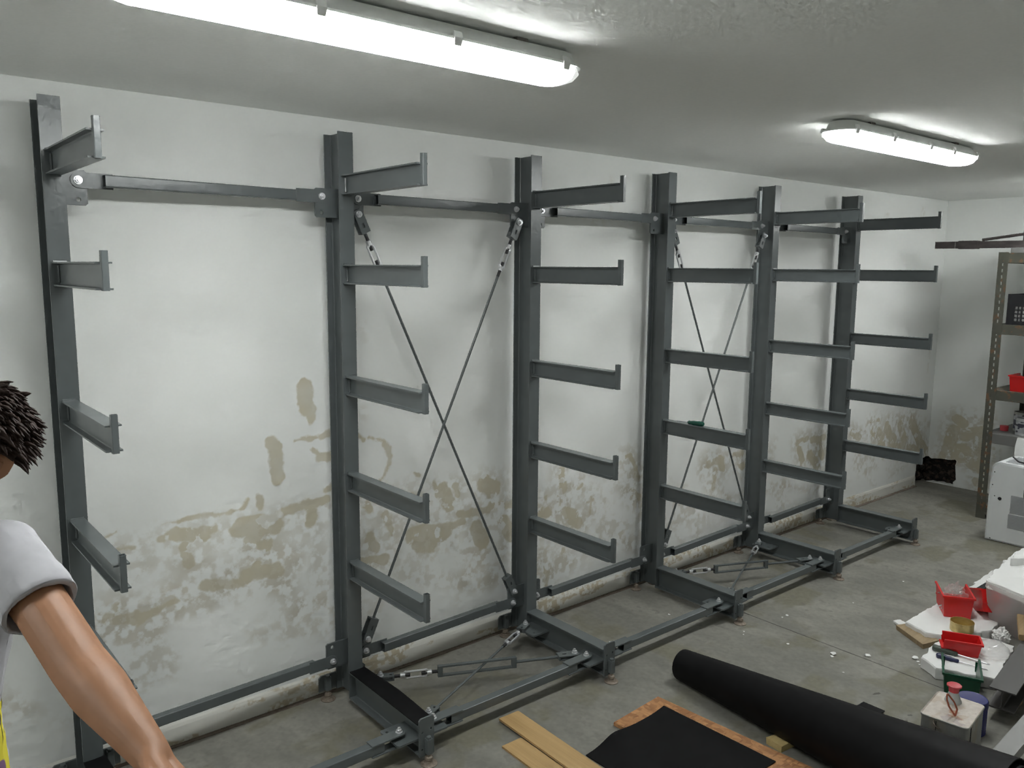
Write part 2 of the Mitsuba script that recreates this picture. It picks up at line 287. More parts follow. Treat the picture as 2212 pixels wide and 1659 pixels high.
def tube_path(pts, r, n=8):
    """a wire swept along points"""
    p = np.asarray(pts, float)
    t = np.gradient(p, axis=0); t /= np.linalg.norm(t, axis=1, keepdims=True) + 1e-12
    a = np.zeros_like(p)
    ref = np.array([0.31, 0.2, 0.93])
    for i in range(len(p)):
        ref = ref - t[i] * (ref @ t[i]); ref /= np.linalg.norm(ref) + 1e-12
        a[i] = ref
    b = np.cross(t, a)
    ang = np.arange(n) * 2 * math.pi / n
    rr = np.broadcast_to(np.asarray(r, float), (len(p),))
    v = p[:, None] + rr[:, None, None] * (np.cos(ang)[None, :, None] * a[:, None] + np.sin(ang)[None, :, None] * b[:, None])
    f = []
    for i in range(len(p) - 1):
        for j in range(n):
            k = (j + 1) % n
            f += [[i * n + j, i * n + k, (i + 1) * n + k], [i * n + j, (i + 1) * n + k, (i + 1) * n + j]]
    v = np.vstack([v.reshape(-1, 3), p[:1], p[-1:]])
    c0, c1 = len(v) - 2, len(v) - 1
    for j in range(n):
        k = (j + 1) % n
        f += [[c0, k, j], [c1, (len(p) - 1) * n + j, (len(p) - 1) * n + k]]
    return trimesh.Trimesh(v, f, process=False)

def hexnut(o, axis, r, h):
    return rod(np.asarray(o, float), np.asarray(o, float) + np.asarray(axis, float) * h, r, 6)

def ball(o, r, s=2):
    m = trimesh.creation.icosphere(subdivisions=s, radius=r); m.apply_translation(o); return m

def move(m, loc=(0, 0, 0), rz=0.0, rx=0.0, ry=0.0):
    m = m.copy()
    R = trimesh.transformations
    m.apply_transform(R.translation_matrix(loc) @ R.rotation_matrix(rz, [0, 0, 1]) @ R.rotation_matrix(ry, [0, 1, 0]) @ R.rotation_matrix(rx, [1, 0, 0]))
    return m

# ------------------------------------------------------------------ scene entries
used = set()
def numbered(k):
    if k not in used:
        used.add(k); return k
    i = 1
    while f"{k}_{i:03d}" in used:
        i += 1
    k = f"{k}_{i:03d}"; used.add(k); return k

def obj(name, mesh, m, parent=None, smooth=30, label=None, **more):
    key = numbered((parent + "__" if parent else "") + name)
    scene[key] = mikit.ply(mesh, m, smooth=smooth, **more)
    if label:
        labels[key] = {"label": label}
    return key

def thing(name, label, cat_, group=None, mesh=None, m=None, smooth=30, **more):
    if mesh is None:
        key = numbered(name)
    else:
        key = obj(name, mesh, m, None, smooth, **more)
    labels[key] = {"label": label, "category": cat_}
    if group:
        labels[key]["group"] = group
    return key

def struct(name, mesh, m, label, smooth=False):
    key = obj(name, mesh, m, None, smooth)
    labels[key] = {"label": label, "kind": "structure"}
    return key

# ------------------------------------------------------------------ the room
ROOM_X0, ROOM_X1, ROOM_Y0, HC = -3.6, 7.2, -4.7, 2.5814
def ragged(pts, amp, step, seed):
    """a closed outline with chipped edges"""
    r = np.random.default_rng(seed)
    out = []
    for (a, b) in zip(pts, pts[1:] + pts[:1]):
        a, b = np.array(a, float), np.array(b, float)
        n = max(2, int(np.linalg.norm(b - a) / step))
        for k in range(n):
            out.append(a + (b - a) * k / n + r.normal(0, amp, 2) * (k > 0))
    return out

# the broken hole in the corner is a real recess in both walls
hole_b = sg.Polygon(ragged([(6.975, -0.02), (6.972, 0.20), (7.05, 0.238), (7.25, 0.245), (7.25, -0.02)], 0.007, 0.03, 3))
hole_r = sg.Polygon(ragged([(-0.248, 0.004), (-0.256, 0.13), (-0.242, 0.252), (-0.10, 0.236), (0.03, 0.243), (0.03, 0.004)], 0.007, 0.03, 4))
wb = sg.box(ROOM_X0, 0, ROOM_X1, HC).difference(hole_b)
wr = sg.box(ROOM_Y0, 0, 0.0, HC).difference(hole_r)
struct("wall_back", prism(wb, (0, 0, 0), (1, 0, 0), (0, 0, 1), -0.10, 0.0), "m_wall_back", "long white plastered wall behind the rack, its lower part flaking and stained")
WR = struct("wall_right", prism(wr, (ROOM_X1, 0, 0), (0, 1, 0), (0, 0, 1), 0.0, 0.10), "m_wall_right", "short white end wall behind the shelving, with flaked sandy patches low down")
recess = cat(bbox(6.90, 7.32, 0.07, 0.10, -0.001, 0.30), bbox(7.27, 7.30, -0.30, 0.08, -0.001, 0.30))
rubble = [move(trimesh.creation.icosphere(subdivisions=1, radius=1.0), (0, 0, 0)) for _ in range(44)]
for k, q in enumerate(rubble):
    q.apply_scale([rng.uniform(.02, .05), rng.uniform(.02, .045), rng.uniform(.02, .045)])
    if k % 2:
        q.apply_translation([6.985 + rng.uniform(0, .26), 0.060 + rng.uniform(-.012, .02), rng.uniform(0.0, .25)])
    else:
        q.apply_translation([7.262 + rng.uniform(-.012, .02), -0.245 + rng.uniform(0, .27), rng.uniform(0.0, .25)])
obj("cavity", cat(recess, *rubble), "m_earth", WR, 30, "dark earthy cavity broken into the wall corner")
struct("wall_left", bbox(ROOM_X0 - 0.1, ROOM_X0, ROOM_Y0, 0.1, 0, HC, 0), "m_wall_plain", "white wall far to the left, outside the picture")
struct("wall_front", bbox(ROOM_X0, ROOM_X1, ROOM_Y0 - 0.1, ROOM_Y0, 0, HC, 0), "m_wall_plain", "white wall behind the viewer, outside the picture")
struct("ceiling", bbox(ROOM_X0 - .1, ROOM_X1 + .1, ROOM_Y0 - .1, 0.1, HC, HC + 0.1, 0), "m_ceiling", "pale stippled ceiling that carries the lamps")
FL = struct("floor", bbox(ROOM_X0 - .1, ROOM_X1 + .1, ROOM_Y0 - .1, 0.1, -0.12, -0.006, 0), "m_joint", "grey concrete floor cast in slabs with a narrow joint")
for x0, x1 in ((ROOM_X0 - .1, 3.2975), (3.3025, ROOM_X1 + .1)):
    obj("slab", bbox(x0, x1, ROOM_Y0 - .1, 0.1, -0.05, 0.0, 0.001), "m_floor", FL, False)
# plaster plinth at the foot of the long wall and the crumbly strip along its edge
struct("baseboard_back", prism([(0, 0), (-0.011, 0), (-0.010, 0.075), (-0.006, 0.088), (0, 0.097)], (ROOM_X0, 0, 0), (0, 1, 0), (0, 0, 1), 0, 6.95 - ROOM_X0), "m_plinth",
       "low plaster plinth along the foot of the long wall")
r_ = np.random.default_rng(5)
xs = np.arange(ROOM_X0, 6.96, 0.035)
wv = 0.016 + 0.018 * meshkit.fbm(np.stack([xs * 3, xs * 0, xs * 0], -1), 4)
edge = [(x, -0.011 - w) for x, w in zip(xs, wv)]
trim = struct("trim_1", prism(sg.Polygon([(ROOM_X0, -0.006)] + edge + [(xs[-1], -0.006)]), (0, 0, 0), (1, 0, 0), (0, 1, 0), -0.001, 0.004), "m_debris",
              "thin crumbled brown strip where the wall meets the floor")

# ------------------------------------------------------------------ lamps
def stadium(hx, hy, r, z, n=8):
    """one rounded-rectangle ring"""
    pts = []
    for sx, sy, a0 in ((1, 1, 0), (-1, 1, 90), (-1, -1, 180), (1, -1, 270)):
        for k in range(n + 1):
            a = math.radians(a0 + 90 * k / n)
            pts.append((sx * (hx - r) + r * math.cos(a), sy * (hy - r) + r * math.sin(a), z))
    return pts

def loft(rings, cap0=True, cap1=True):
    n = len(rings[0])
    v = np.array([p for r in rings for p in r], float)
    f = []
    for i in range(len(rings) - 1):
        for j in range(n):
            k = (j + 1) % n
            f += [[i * n + j, i * n + k, (i + 1) * n + k], [i * n + j, (i + 1) * n + k, (i + 1) * n + j]]
    extra = []
    for cap, i, flip in ((cap0, 0, True), (cap1, len(rings) - 1, False)):
        if cap:
            c = len(v) + len(extra)
            extra.append(v[i * n:(i + 1) * n].mean(0))
            for j in range(n):
                k = (j + 1) % n
                f.append([c, i * n + k, i * n + j] if flip else [c, i * n + j, i * n + k])
    if extra:
        v = np.vstack([v, extra])
    m = trimesh.Trimesh(v, f, process=False)
    return m

def lamp(cx, cy, label, tabs, end_dim):
    t = thing("ceiling_lamp", label, "lamp", "fluorescent ceiling lamps")
    hx = 0.655
    zr = HC - 0.050
    body = loft([stadium(hx - .040, .044, .042, HC - .006), stadium(hx - .024, .057, .054, HC - .013), stadium(hx - .012, .068, .064, zr + .010), stadium(hx, .078, .07, zr + .004), stadium(hx, .079, .07, zr - .002), stadium(hx - .006, .074, .066, zr - .003)])
    body.apply_translation([cx, cy, 0])
    obj("housing", body, "m_lamp_body", t, 40)
    rings = [stadium(hx - .009, .071, .064, zr - .0035), stadium(hx - .004, .076, .068, zr - .017), stadium(hx - .020, .064, .058, zr - .034), stadium(hx - .045, .044, .042, zr - .043), stadium(hx - .075, .022, .021, zr - .046)]
    d = loft(rings)
    # split off the ends that lie beyond the tubes
    big = d.copy()
    for s in (-1, 1):
        big = trimesh.intersections.slice_mesh_plane(big, [-s, 0, 0], [s * (hx - .055), 0, 0])
    lo = [trimesh.intersections.slice_mesh_plane(d.copy(), [s, 0, 0], [s * (hx - .055), 0, 0]) for s in (-1, 1)]
    for m_ in [big] + lo:
        m_.apply_translation([cx, cy, 0])
    def out(m_):
        c = np.array([cx, cy, zr])
        n_ = m_.face_normals; ctr = m_.triangles_center - c
        ctr[:, 0] *= 0.02
        if (np.einsum("ij,ij->i", n_, ctr)).sum() < 0:
            m_.invert()
        return m_
    obj("diffuser", out(big), "m_diffuser", t, 40, None, emitter={"type": "area", "radiance": {"type": "rgb", "value": list(LAMP)}})
    for m_, e_ in zip(lo, LAMP_END):
        obj("diffuser_end", out(m_), "m_diffuser", t, 40, None, emitter={"type": "area", "radiance": {"type": "rgb", "value": list(e_)}})
    for x in tabs:
        for s in (-1, 1):
            cl = hull([(cx + x - .013, cy + s * .0775, zr + .018), (cx + x + .013, cy + s * .0775, zr + .018), (cx + x - .013, cy + s * .083, zr + .002), (cx + x + .013, cy + s * .083, zr + .002),
                       (cx + x - .010, cy + s * .0785, zr - .017), (cx + x + .010, cy + s * .0785, zr - .017), (cx + x - .010, cy + s * .0745, zr - .017), (cx + x + .010, cy + s * .0745, zr - .017),
                       (cx + x - .013, cy + s * .070, zr + .018), (cx + x + .013, cy + s * .070, zr + .018)])
            obj("clip", cl, "m_lamp_body", t, 30)
    for x in (-.42, .42):
        obj("bracket", bbox(cx + x - .02, cx + x + .02, cy - .05, cy + .05, HC - .012, HC, .001), "m_lamp_dark", t)
lamp(0.505, -1.435, "long lit fluorescent batten lamp at the top of the picture, nearest the viewer", (-.56, -.20, .18, .56), 0)
lamp(3.31, -1.435, "lit fluorescent lamp with rounded ends, farther back on the ceiling above the rack", (-.60, -.28, .08, .33, .61), 0)
lamp(-2.30, -1.435, "fluorescent lamp of the same row, beyond the left edge of the picture", (-.56, -.2, .2, .56), 0)
lamp(6.12, -1.435, "third fluorescent lamp in the row, beyond the right edge of the picture", (-.56, -.2, .2, .56), 0)

# ------------------------------------------------------------------ cantilever rack
X = [0.0, 1.0773, 2.1215, 3.157, 4.2203, 5.2878]
YF, YB = -0.1858, -0.0576                # front and rear face of the columns
ZA = [2.3587, 1.9935, 1.5238, 1.1022, 0.7042]
YM = -0.1219
H, ZB, ZT = 2.5, 0.033, 0.161
TIP = -0.7713
COL = i_section(0.1282, 0.067, 0.0052, 0.0068, 0.007)
ARM = i_section(0.080, 0.047, 0.0042, 0.0052, 0.005)
ULABEL = ["dark grey steel rack upright with arms at the far left, beside the person",
          "second rack upright from the left, a black rubber strip lying on its base",
          "third rack upright from the left, between the two tallest crossed-rod bays' left one and the open bay",
          "fourth rack upright from the left, a green screwdriver lying on one of its arms",
          "fifth rack upright from the left, white light catching the edge of its top",
          "last rack upright, farthest right, nearest the corner with the hole"]
ULABEL[2] = "third rack upright from the left, standing at the right end of the nearer crossed rods"

def bolt(p, axis, parent, r=0.010):
    p, axis = np.asarray(p, float), np.asarray(axis, float)
    m = cat(rod(p, p + axis * .003, r * 1.45, 16), hexnut(p + axis * .003, axis, r * 1.15, .009), rod(p + axis * .012, p + axis * .020, r * .6, 10))
    obj("bolt", m, "m_zinc", parent, 30)

def holes(poly, pts, r=0.008):
    for q in pts:
        poly = poly.difference(sg.Point(q).buffer(r, quad_segs=4))
    return poly

def upright(k):
    x = X[k]
    t = thing("rack_upright", ULABEL[k], "rack upright", "uprights of the cantilever rack")
    obj("column", along(COL, (x, YM, ZB), (x, YM, H), (0, 1, 0)), "m_steel", t)
    obj("base_beam", along(COL, (x, YF + .001, (ZB + ZT) / 2), (x, -0.7480, (ZB + ZT) / 2), (0, 0, 1)), "m_steel", t)
    pl = holes(sg.Polygon([(-.0347, .030), (.0347, .030), (.0347, .183), (.027, .191), (-.027, .191), (-.0347, .183)]), [(-.02, .132), (.02, .138), (-.022, .06), (.022, .066)], .0045)
    obj("end_plate", prism(pl, (x, -0.7475, 0), (1, 0, 0), (0, 0, 1), 0.0, .008), "m_steel", t)
    rp = sg.Polygon([(-.118, .038), (.118, .038), (.118, .10), (.106, .112), (-.106, .112), (-.118, .10)])
    obj("rear_plate", prism(rp, (x, -0.0576, 0), (1, 0, 0), (0, 0, 1), -.008, 0.0), "m_steel", t)
    for fx, fy in ((0.0, -0.7690), (-0.081, -0.0705), (0.081, -0.0705)):
        f = obj("foot", cat(along(hollow(.025, .025, .003, .003), (x + fx, fy, .046), (x + fx, fy, .108), (0, 1, 0)), rod((x + fx, fy, .104), (x + fx, fy, .116), .010, 6)), "m_steel", t)
        obj("pad", cat(lathe([(0, .0), (.033, .0), (.034, .003), (.030, .007), (.016, .010), (.013, .016), (.017, .022), (.015, .031), (.008, .036), (.008, .052), (0, .052)], (x + fx, fy, 0.0), n=20)), "m_rust", f, 35, "worn levelling foot")
    for j, z in enumerate(ZA):
        zt = z - 0.032
        ya, yb = YF + .0005, -0.752
        sec = along(ARM, (x, ya, zt - .040), (x, yb, zt - .040), (0, 0, 1))
        weld = [tube_path([(x - .021 + s, ya - .003, zzz) for s in np.linspace(0, .042, 6)], .0042 + .001 * rng.random(6), 6) for zzz in (zt + .001, zt - .081)]
        wl = tube_path([(x - .005, ya - .003, zt - .012 - s) for s in np.linspace(0, .056, 9)], .0035 + .0028 * rng.random(9), 6)
        wl2 = tube_path([(x + .005, ya - .003, zt - .012 - s) for s in np.linspace(0, .056, 9)], .0035 + .0028 * rng.random(9), 6)
        a = obj("arm", cat(sec, wl, wl2, *weld), "m_steel", t)
        obj("end_stop", along(hollow(.0195, .0205, .003, .002), (x, TIP + .0102, z - .114), (x, TIP + .0102, z), (0, 1, 0)), "m_steel", a)
    sides = ([-1] if k > 0 else []) + ([1] if k < 5 else [])
    for s in sides:
        g = holes(sg.Polygon([(.003, 0), (.105, 0), (.112, .007), (.112, .112), (.105, .119), (.003, .119)]), [(.083, .02)], .008)
        up = trimesh.transformations
        def gus(z0, flip):
            m_ = prism(g, (0, 0, 0), (1, 0, 0), (0, 0, 1), -.004, .004)
            if flip:
                m_.apply_transform(np.diag([1, 1, -1, 1.0])); m_.apply_translation([0, 0, .119]); m_.invert()
            if s < 0:
                m_.apply_transform(np.diag([-1, 1, 1, 1.0])); m_.invert()
            m_.apply_translation([x, YM, z0])
            return m_
        obj("gusset", gus(2.155, False), "m_steel", t)
        obj("gusset", gus(0.172, True), "m_steel", t)
        fg = holes(sg.Polygon([(.003, -.735), (.112, -.735), (.120, -.727), (.120, -.600), (.112, -.592), (.003, -.592)]), [(.10, -.618)], .007)
        fm = prism(fg, (0, 0, 0), (1, 0, 0), (0, 1, 0), .093, .101)
        if s < 0:
            fm.apply_transform(np.diag([-1, 1, 1, 1.0])); fm.invert()
        fm.apply_translation([x, 0, 0])
        obj("floor_gusset", fm, "m_steel", t)
        if (s > 0 and k in (1, 3)) or (s < 0 and k in (2, 4)):
            rg = holes(sg.Polygon([(.003, -.330), (.105, -.330), (.112, -.320), (.112, -.195), (.003, -.195)]), [(.082, -.30)], .007)
            rm = prism(rg, (0, 0, 0), (1, 0, 0), (0, 1, 0), .093, .101)
            if s < 0:
                rm.apply_transform(np.diag([-1, 1, 1, 1.0])); rm.invert()
            rm.apply_translation([x, 0, 0])
            obj("floor_gusset", rm, "m_steel", t)
    return t
UP = [upright(k) for k in range(6)]

BAY = ["between first and second uprights", "between second and third uprights", "between third and fourth uprights", "between fourth and fifth uprights", "between fifth and last uprights"]
TUBE = hollow(.034, .042, .005, .0025)
def wall_tie(b, z, where):
    xa, xb = X[b], X[b + 1]
    t = thing("tie_bar", f"grey square tie tube {where} {BAY[b]}", "tie bar", "wall side tie bars of the rack")
    y0, y1 = YM - .0265, YM + .009
    p0, p1 = np.array([xa + .162, y0, z]), np.array([xb - .165, y1, z])
    obj("tube", along(TUBE, p0, p1, (0, 0, 1)), "m_steel", t)
    for s, x in ((1, xa), (-1, xb)):
        q = sg.box(.085, -.0265, .195, .0265).union(sg.Point(.0865, 0).buffer(.0265, quad_segs=6))
        m_ = prism(q, (0, 0, 0), (1, 0, 0), (0, 0, 1), .0045, .0095)
        if s < 0:
            m_.apply_transform(np.diag([-1, 1, 1, 1.0])); m_.invert()
        m_.apply_translation([x, YM, z])
        obj("lug", m_, "m_steel", t)
        bolt((x + s * .084, YM - .0095, z), (0, -1, 0), t)
def front_tie(b):
    xa, xb = X[b], X[b + 1]
    t = thing("tie_bar", f"grey square tube just above the floor joining the base fronts {BAY[b]}", "tie bar", "front tie bars of the rack")
    yc, zc = -.680, .098
    obj("tube", along(hollow(.040, .040, .005, .0025), (xa + .160, yc, zc), (xb - .160, yc, zc), (0, 0, 1)), "m_steel", t)
    for s, x in ((1, xa), (-1, xb)):
        q = sg.box(.080, -.024, .215, .024).union(sg.Point(.080, 0).buffer(.024, quad_segs=6))
        for z0 in (.1185, .0735):
            m_ = prism(q, (0, 0, 0), (1, 0, 0), (0, 1, 0), 0, .005)
            if s < 0:
                m_.apply_transform(np.diag([-1, 1, 1, 1.0])); m_.invert()
            m_.apply_translation([x, yc, z0])
            obj("lug", m_, "m_steel", t)
        bolt((x + s * .082, yc, .1235), (0, 0, 1), t)
for b in range(5):
    wall_tie(b, 2.240, "near the ceiling")
for b in range(5):
    wall_tie(b, 0.207, "low along the wall")
for b in range(5):
    front_tie(b)

def turnbuckle(p0, d, side, L, t):
    """open forged body with two bars, and the dark threaded ends inside it"""
    p0, d, side = (np.asarray(v, float) for v in (p0, d, side))
    nrm = np.cross(d, side)
    parts = []
    for e in (0, 1):
        c = p0 + d * (L * e); s = 1 - 2 * e
        parts.append(rod(c, c + d * s * .022, .0125, 12))
        parts.append(hull([c + d * s * a + side * w * u + nrm * .006 * v for a, w in ((.014, .011), (.028, .0195)) for u in (-1, 1) for v in (-1, 1)]))
    for u in (-1, 1):
        parts.append(rod(p0 + d * .020 + side * u * .0145, p0 + d * (L - .020) + side * u * .0145, .0054, 8))
    obj("turnbuckle", cat(*parts), "m_zinc", t, 35)
    obj("threaded_end", cat(rod(p0 - d * .030, p0 + d * .046, .0075, 10)), "m_thread", t)
    obj("threaded_end", cat(rod(p0 + d * (L - .046), p0 + d * (L + .030), .0075, 10)), "m_thread", t)

def clevis(pin, d, nrm, t, thick=.006, gap=.011, L=.085, w=.044):
    """forked plate round a bolt, its web joined to the rod"""
    pin, d, nrm = (np.asarray(v, float) for v in (pin, d, nrm))
    side = np.cross(nrm, d)
    q = sg.Polygon([(-.020, -w / 2 + .008), (-.012, -w / 2), (L, -w / 2), (L, w / 2), (-.012, w / 2), (-.020, w / 2 - .008)]).difference(sg.box(.040, -.005, .062, .005))
    o = pin
    m_ = [prism(q, o, d, side, gap, gap + thick), prism(q, o, d, side, -gap - thick, -gap)]
    m_.append(prism(sg.box(L - .008, -w / 2, L, w / 2), o, d, side, -gap - thick, gap + thick))
    obj("clevis", cat(*m_), "m_steel", t)
    bolt(pin + nrm * (gap + thick), nrm, t, .010)

def wall_rod(b, kind):
    xa, xb = X[b] + .083, X[b + 1] - .080
    top, bot = (xa, xb) if kind == 0 else (xb, xa)
    y = YM - (.000 if kind == 0 else .014)
    p0, p1 = np.array([top, y, 2.175]), np.array([bot, y, .271])
    d = (p1 - p0) / np.linalg.norm(p1 - p0)
    nrm = np.array([0, -1.0, 0]); side = np.cross(nrm, d)
    lean = "falling from left to right" if kind == 0 else "falling from right to left"
    t = thing("brace_rod", f"thin wall rod {lean} {BAY[b]}", "brace rod", "crossed wall rods of the rack")
    clevis(p0, d, nrm, t); clevis(p1, -d, nrm, t, L=.095)
    turnbuckle(p0 + d * .120, d, side, .140, t)
    L = np.linalg.norm(p1 - p0)
    obj("rod", cat(rod(p0 + d * .28, p1 - d * .088, .0062, 12), rod(p0 + d * .084, p0 + d * .1, .0075, 10)), "m_steel", t)
def floor_rod(b, kind):
    xa, xb = X[b], X[b + 1]
    z = .108
    if kind == 0:
        p0, p1 = np.array([xb - .075, -.225, z]), np.array([xa + .10, -.618, z - .004])
        lab = f"slim floor rod running rear right to front left {BAY[b]}"
    else:
        p0, p1 = np.array([xa + .10, -.230, z]), np.array([xb - .10, -.618, z])
        lab = f"floor rod with a long open fork {BAY[b]}"
    d = (p1 - p0) / np.linalg.norm(p1 - p0)
    up = np.array([0, 0, 1.0]); side = np.cross(up, d)
    t = thing("brace_rod", lab, "brace rod", "floor rods of the rack")
    L = np.linalg.norm(p1 - p0)
    if kind == 0:
        clevis(p0, d, up, t, .005, .006, .060, .04); clevis(p1, -d, up, t, .005, .006, .060, .04)
        turnbuckle(p0 + d * .088, d, side, .145, t)
        obj("rod", rod(p0 + d * .26, p1 - d * .058, .0058, 12), "m_steel", t)
    else:
        clevis(p0, d, up, t, .005, .006, .060, .04); clevis(p1, -d, up, t, .005, .006, .085, .05)
        turnbuckle(p0 + d * .088, d, up, .145, t)
        a, e = .262, .262 + .375
        fr = []
        for s in (-1, 1):
            fr.append(hull([p0 + d * q + up * (s * .022 + v) + side * w for q in (a, e) for v in (-.004, .004) for w in (-.009, .009)]))
        for q in (a, e - .022):
            fr.append(hull([p0 + d * (q + c) + up * v + side * w for c in (0, .022) for v in (-.026, .026) for w in (-.010, .010)]))
        obj("fork", cat(*fr), "m_steel", t)
        obj("rod", rod(p0 + d * (e - .004), p1 - d * .083, .0072, 12), "m_steel", t)
for b in (1, 3):
    for kind in (0, 1):
        wall_rod(b, kind)
    for kind in (0, 1):
        floor_rod(b, kind)

# rubber strips on the two nearest bases
def strip(x, label, seed):
    ys = np.linspace(-.195, -.742, 24)
    us = np.linspace(-.036, .038, 9)
    sag = 0.5 + 0.5 * meshkit.noise(np.stack([ys * 4, ys * 0 + seed, ys * 0], -1))
    V = np.zeros((24, 9, 3))
    for i, y in enumerate(ys):
        for j, u in enumerate(us):
            tt = (u + .036) / .074
            V[i, j] = (x + u, y, ZT + .0015 + .010 * (tt - .35) ** 2 * sag[i] + .012 * tt * math.sin(math.pi * i / 23) * sag[i])
    def sheet(V, th):
        n, m = V.shape[:2]
        a = V.reshape(-1, 3); b_ = a + [0, 0, th]
        f = []
        for i in range(n - 1):
            for j in range(m - 1):
                p, q, r, s = i * m + j, i * m + j + 1, (i + 1) * m + j + 1, (i + 1) * m + j
                f += [[p, r, q], [p, s, r]]
        f = np.array(f)
        g = f[:, ::-1] + len(a)
        rim = [i * m for i in range(n)] + [(n - 1) * m + j for j in range(1, m)] + [i * m + m - 1 for i in range(n - 2, -1, -1)] + [j for j in range(m - 2, 0, -1)]
        w = []
        for p, q in zip(rim, rim[1:] + rim[:1]):
            w += [[p, q, q + len(a)], [p, q + len(a), p + len(a)]]
        mm = trimesh.Trimesh(np.vstack([a, b_]), np.vstack([f, g, np.array(w)]), process=False)
        mm.fix_normals()
        return mm
    strip.sheet = sheet
    thing("rubber_strip", label, "rubber strip", None, sheet(V, .004), "m_rubber", 40)
strip(X[1], "black rubber strip lying along the base of the second upright", 3.0)
strip(X[0], "black rubber strip on the base of the leftmost upright, bottom edge", 9.0)
sheet = strip.sheet

# screwdriver lying on an arm of the fourth upright
def screwdriver(p0, p1, lab, mat, tipz=0.0, hl=.42, rh=.0135, rs=.0032, group=None):
    p0, p1 = np.asarray(p0, float), np.asarray(p1, float)
    d = p1 - p0; L = np.linalg.norm(d); d /= L
    t = thing("screwdriver", lab, "screwdriver", group)
    h = hl * L
    prof = [(0, 0), (.7 * rh, .002), (rh, .008), (rh, .30 * h), (.86 * rh, .45 * h), (rh * .95, .62 * h), (.70 * rh, .84 * h), (.80 * rh, .93 * h), (.5 * rh, h), (0, h)]
    obj("handle", lathe(prof, p0, d, 12), mat, t, 40)
    obj("shaft", cat(rod(p0 + d * h * .98, p1 - d * .008, rs, 10), rod(p1 - d * .012, p1, rs * 1.25, 8, rs * .5)), "m_zinc", t)
screwdriver((X[3] + .004, -.465, ZA[3] - .032 + .0137), (X[3] - .004, -.280, ZA[3] - .032 + .0075), "green handled screwdriver lying on an arm of the fourth rack upright", "m_handle_green", hl=.58)

# ------------------------------------------------------------------ things on the floor, centre
def plank(p0, p1, w, z0, z1, lab, tilt=0.0, group=None):
    """laminate floor board with tongue and groove edges: p0, p1 the middle of its two ends on the floor"""
    p0, p1 = np.array([*p0, 0.0]), np.array([*p1, 0.0])
    d = p1 - p0; L = np.linalg.norm(d); d /= L
    sd = np.cross([0, 0, 1.0], d)
    th = .0085
    sec = sg.Polygon([(-w / 2, 0), (w / 2 - .006, 0), (w / 2 - .006, .003), (w / 2, .003), (w / 2, .0058), (w / 2 - .005, .0058), (w / 2 - .005, th), (-w / 2 + .001, th), (-w / 2, th - .001), (-w / 2, .0065), (-w / 2 + .005, .0058), (-w / 2 + .005, .0032), (-w / 2, .003)])
    m_ = prism(sec, p0, sd, (0, 0, 1), 0, -L) if False else prism(sec, p0 + d * L, sd, (0, 0, 1), 0, L)
    if m_.bounds is not None:
        c = m_.vertices - p0
        if (c @ d).mean() > L:      # laid the wrong way along its length
            m_.apply_translation(-d * L)
    v = m_.vertices - p0
    u = v @ sd; s = v @ d
    m_.vertices[:, 2] += z0 + (z1 - z0) * np.clip(s / L, 0, 1) + tilt * (u + w / 2)
    thing("floor_plank", lab, "plank", group, m_, "m_plank", 30)
plank((1.4230, -.868), (1.4030, -1.860), .105, 0.0, 0.0, "pale wooden floor board partly under another board, bottom edge")
plank((1.5350, -.712), (1.5100, -1.700), .110, .0100, .0100, "upper pale wooden floor board, lying over the other board")

def slab_poly(pts, z0, z1, lab, name, cat_, m, bev=.003):
    p = sg.Polygon(pts)
    t = loft([[(x, y, z0) for x, y in list(p.buffer(-bev, join_style=2).exterior.coords)[:-1]], [(x, y, z0 + bev) for x, y in list(p.exterior.coords)[:-1]],
              [(x, y, z1 - bev) for x, y in list(p.exterior.coords)[:-1]], [(x, y, z1) for x, y in list(p.buffer(-bev, join_style=2).exterior.coords)[:-1]]])
    t.fix_normals()
    return thing(name, lab, cat_, None, t, m, 25)
slab_poly([(1.848, -1.043), (2.164, -1.021), (2.2365, -1.985), (1.921, -2.007)], 0.0, .020, "orange brown chipboard panel lying on the floor under the black rubber sheet", "chipboard_panel", "board", "m_osb")

# rubber sheet draped over the panel and down to the floor on its left
us, vs = np.linspace(0, 1, 40), np.linspace(0, 1, 40)
V = np.zeros((40, 40, 3))
for i, v in enumerate(vs):
    for j, u in enumerate(us):
        xl, xr = 1.600, 2.112 + .020 * v
        x_ = xl + (xr - xl) * u
        yt = -1.125 + .032 * u ** 3 + .006 * math.sin(5 * u)
        yb_ = -1.640 - .012 * u
        y_ = yt + (yb_ - yt) * v
        edge_x = 1.848 + .073 * (-1.043 - y_) / .964
        s = np.clip((x_ - (edge_x - .155)) / .17, 0, 1)
        z_ = .0015 + .0205 * (s * s * (3 - 2 * s))
        bl = math.exp(-((x_ - edge_x + .10) / .07) ** 2) * (.012 + .012 * math.cos(7 * v))
        V[i, j] = (x_, y_, z_ + bl + .0012 * meshkit.noise(np.array([x_ * 14, y_ * 14, 0.0])))
sm = sheet(V[::-1], .0035)
thing("rubber_sheet", "flat black rubber sheet spread over the chipboard panel and the floor", "rubber sheet", None, sm, "m_rubber", 50)

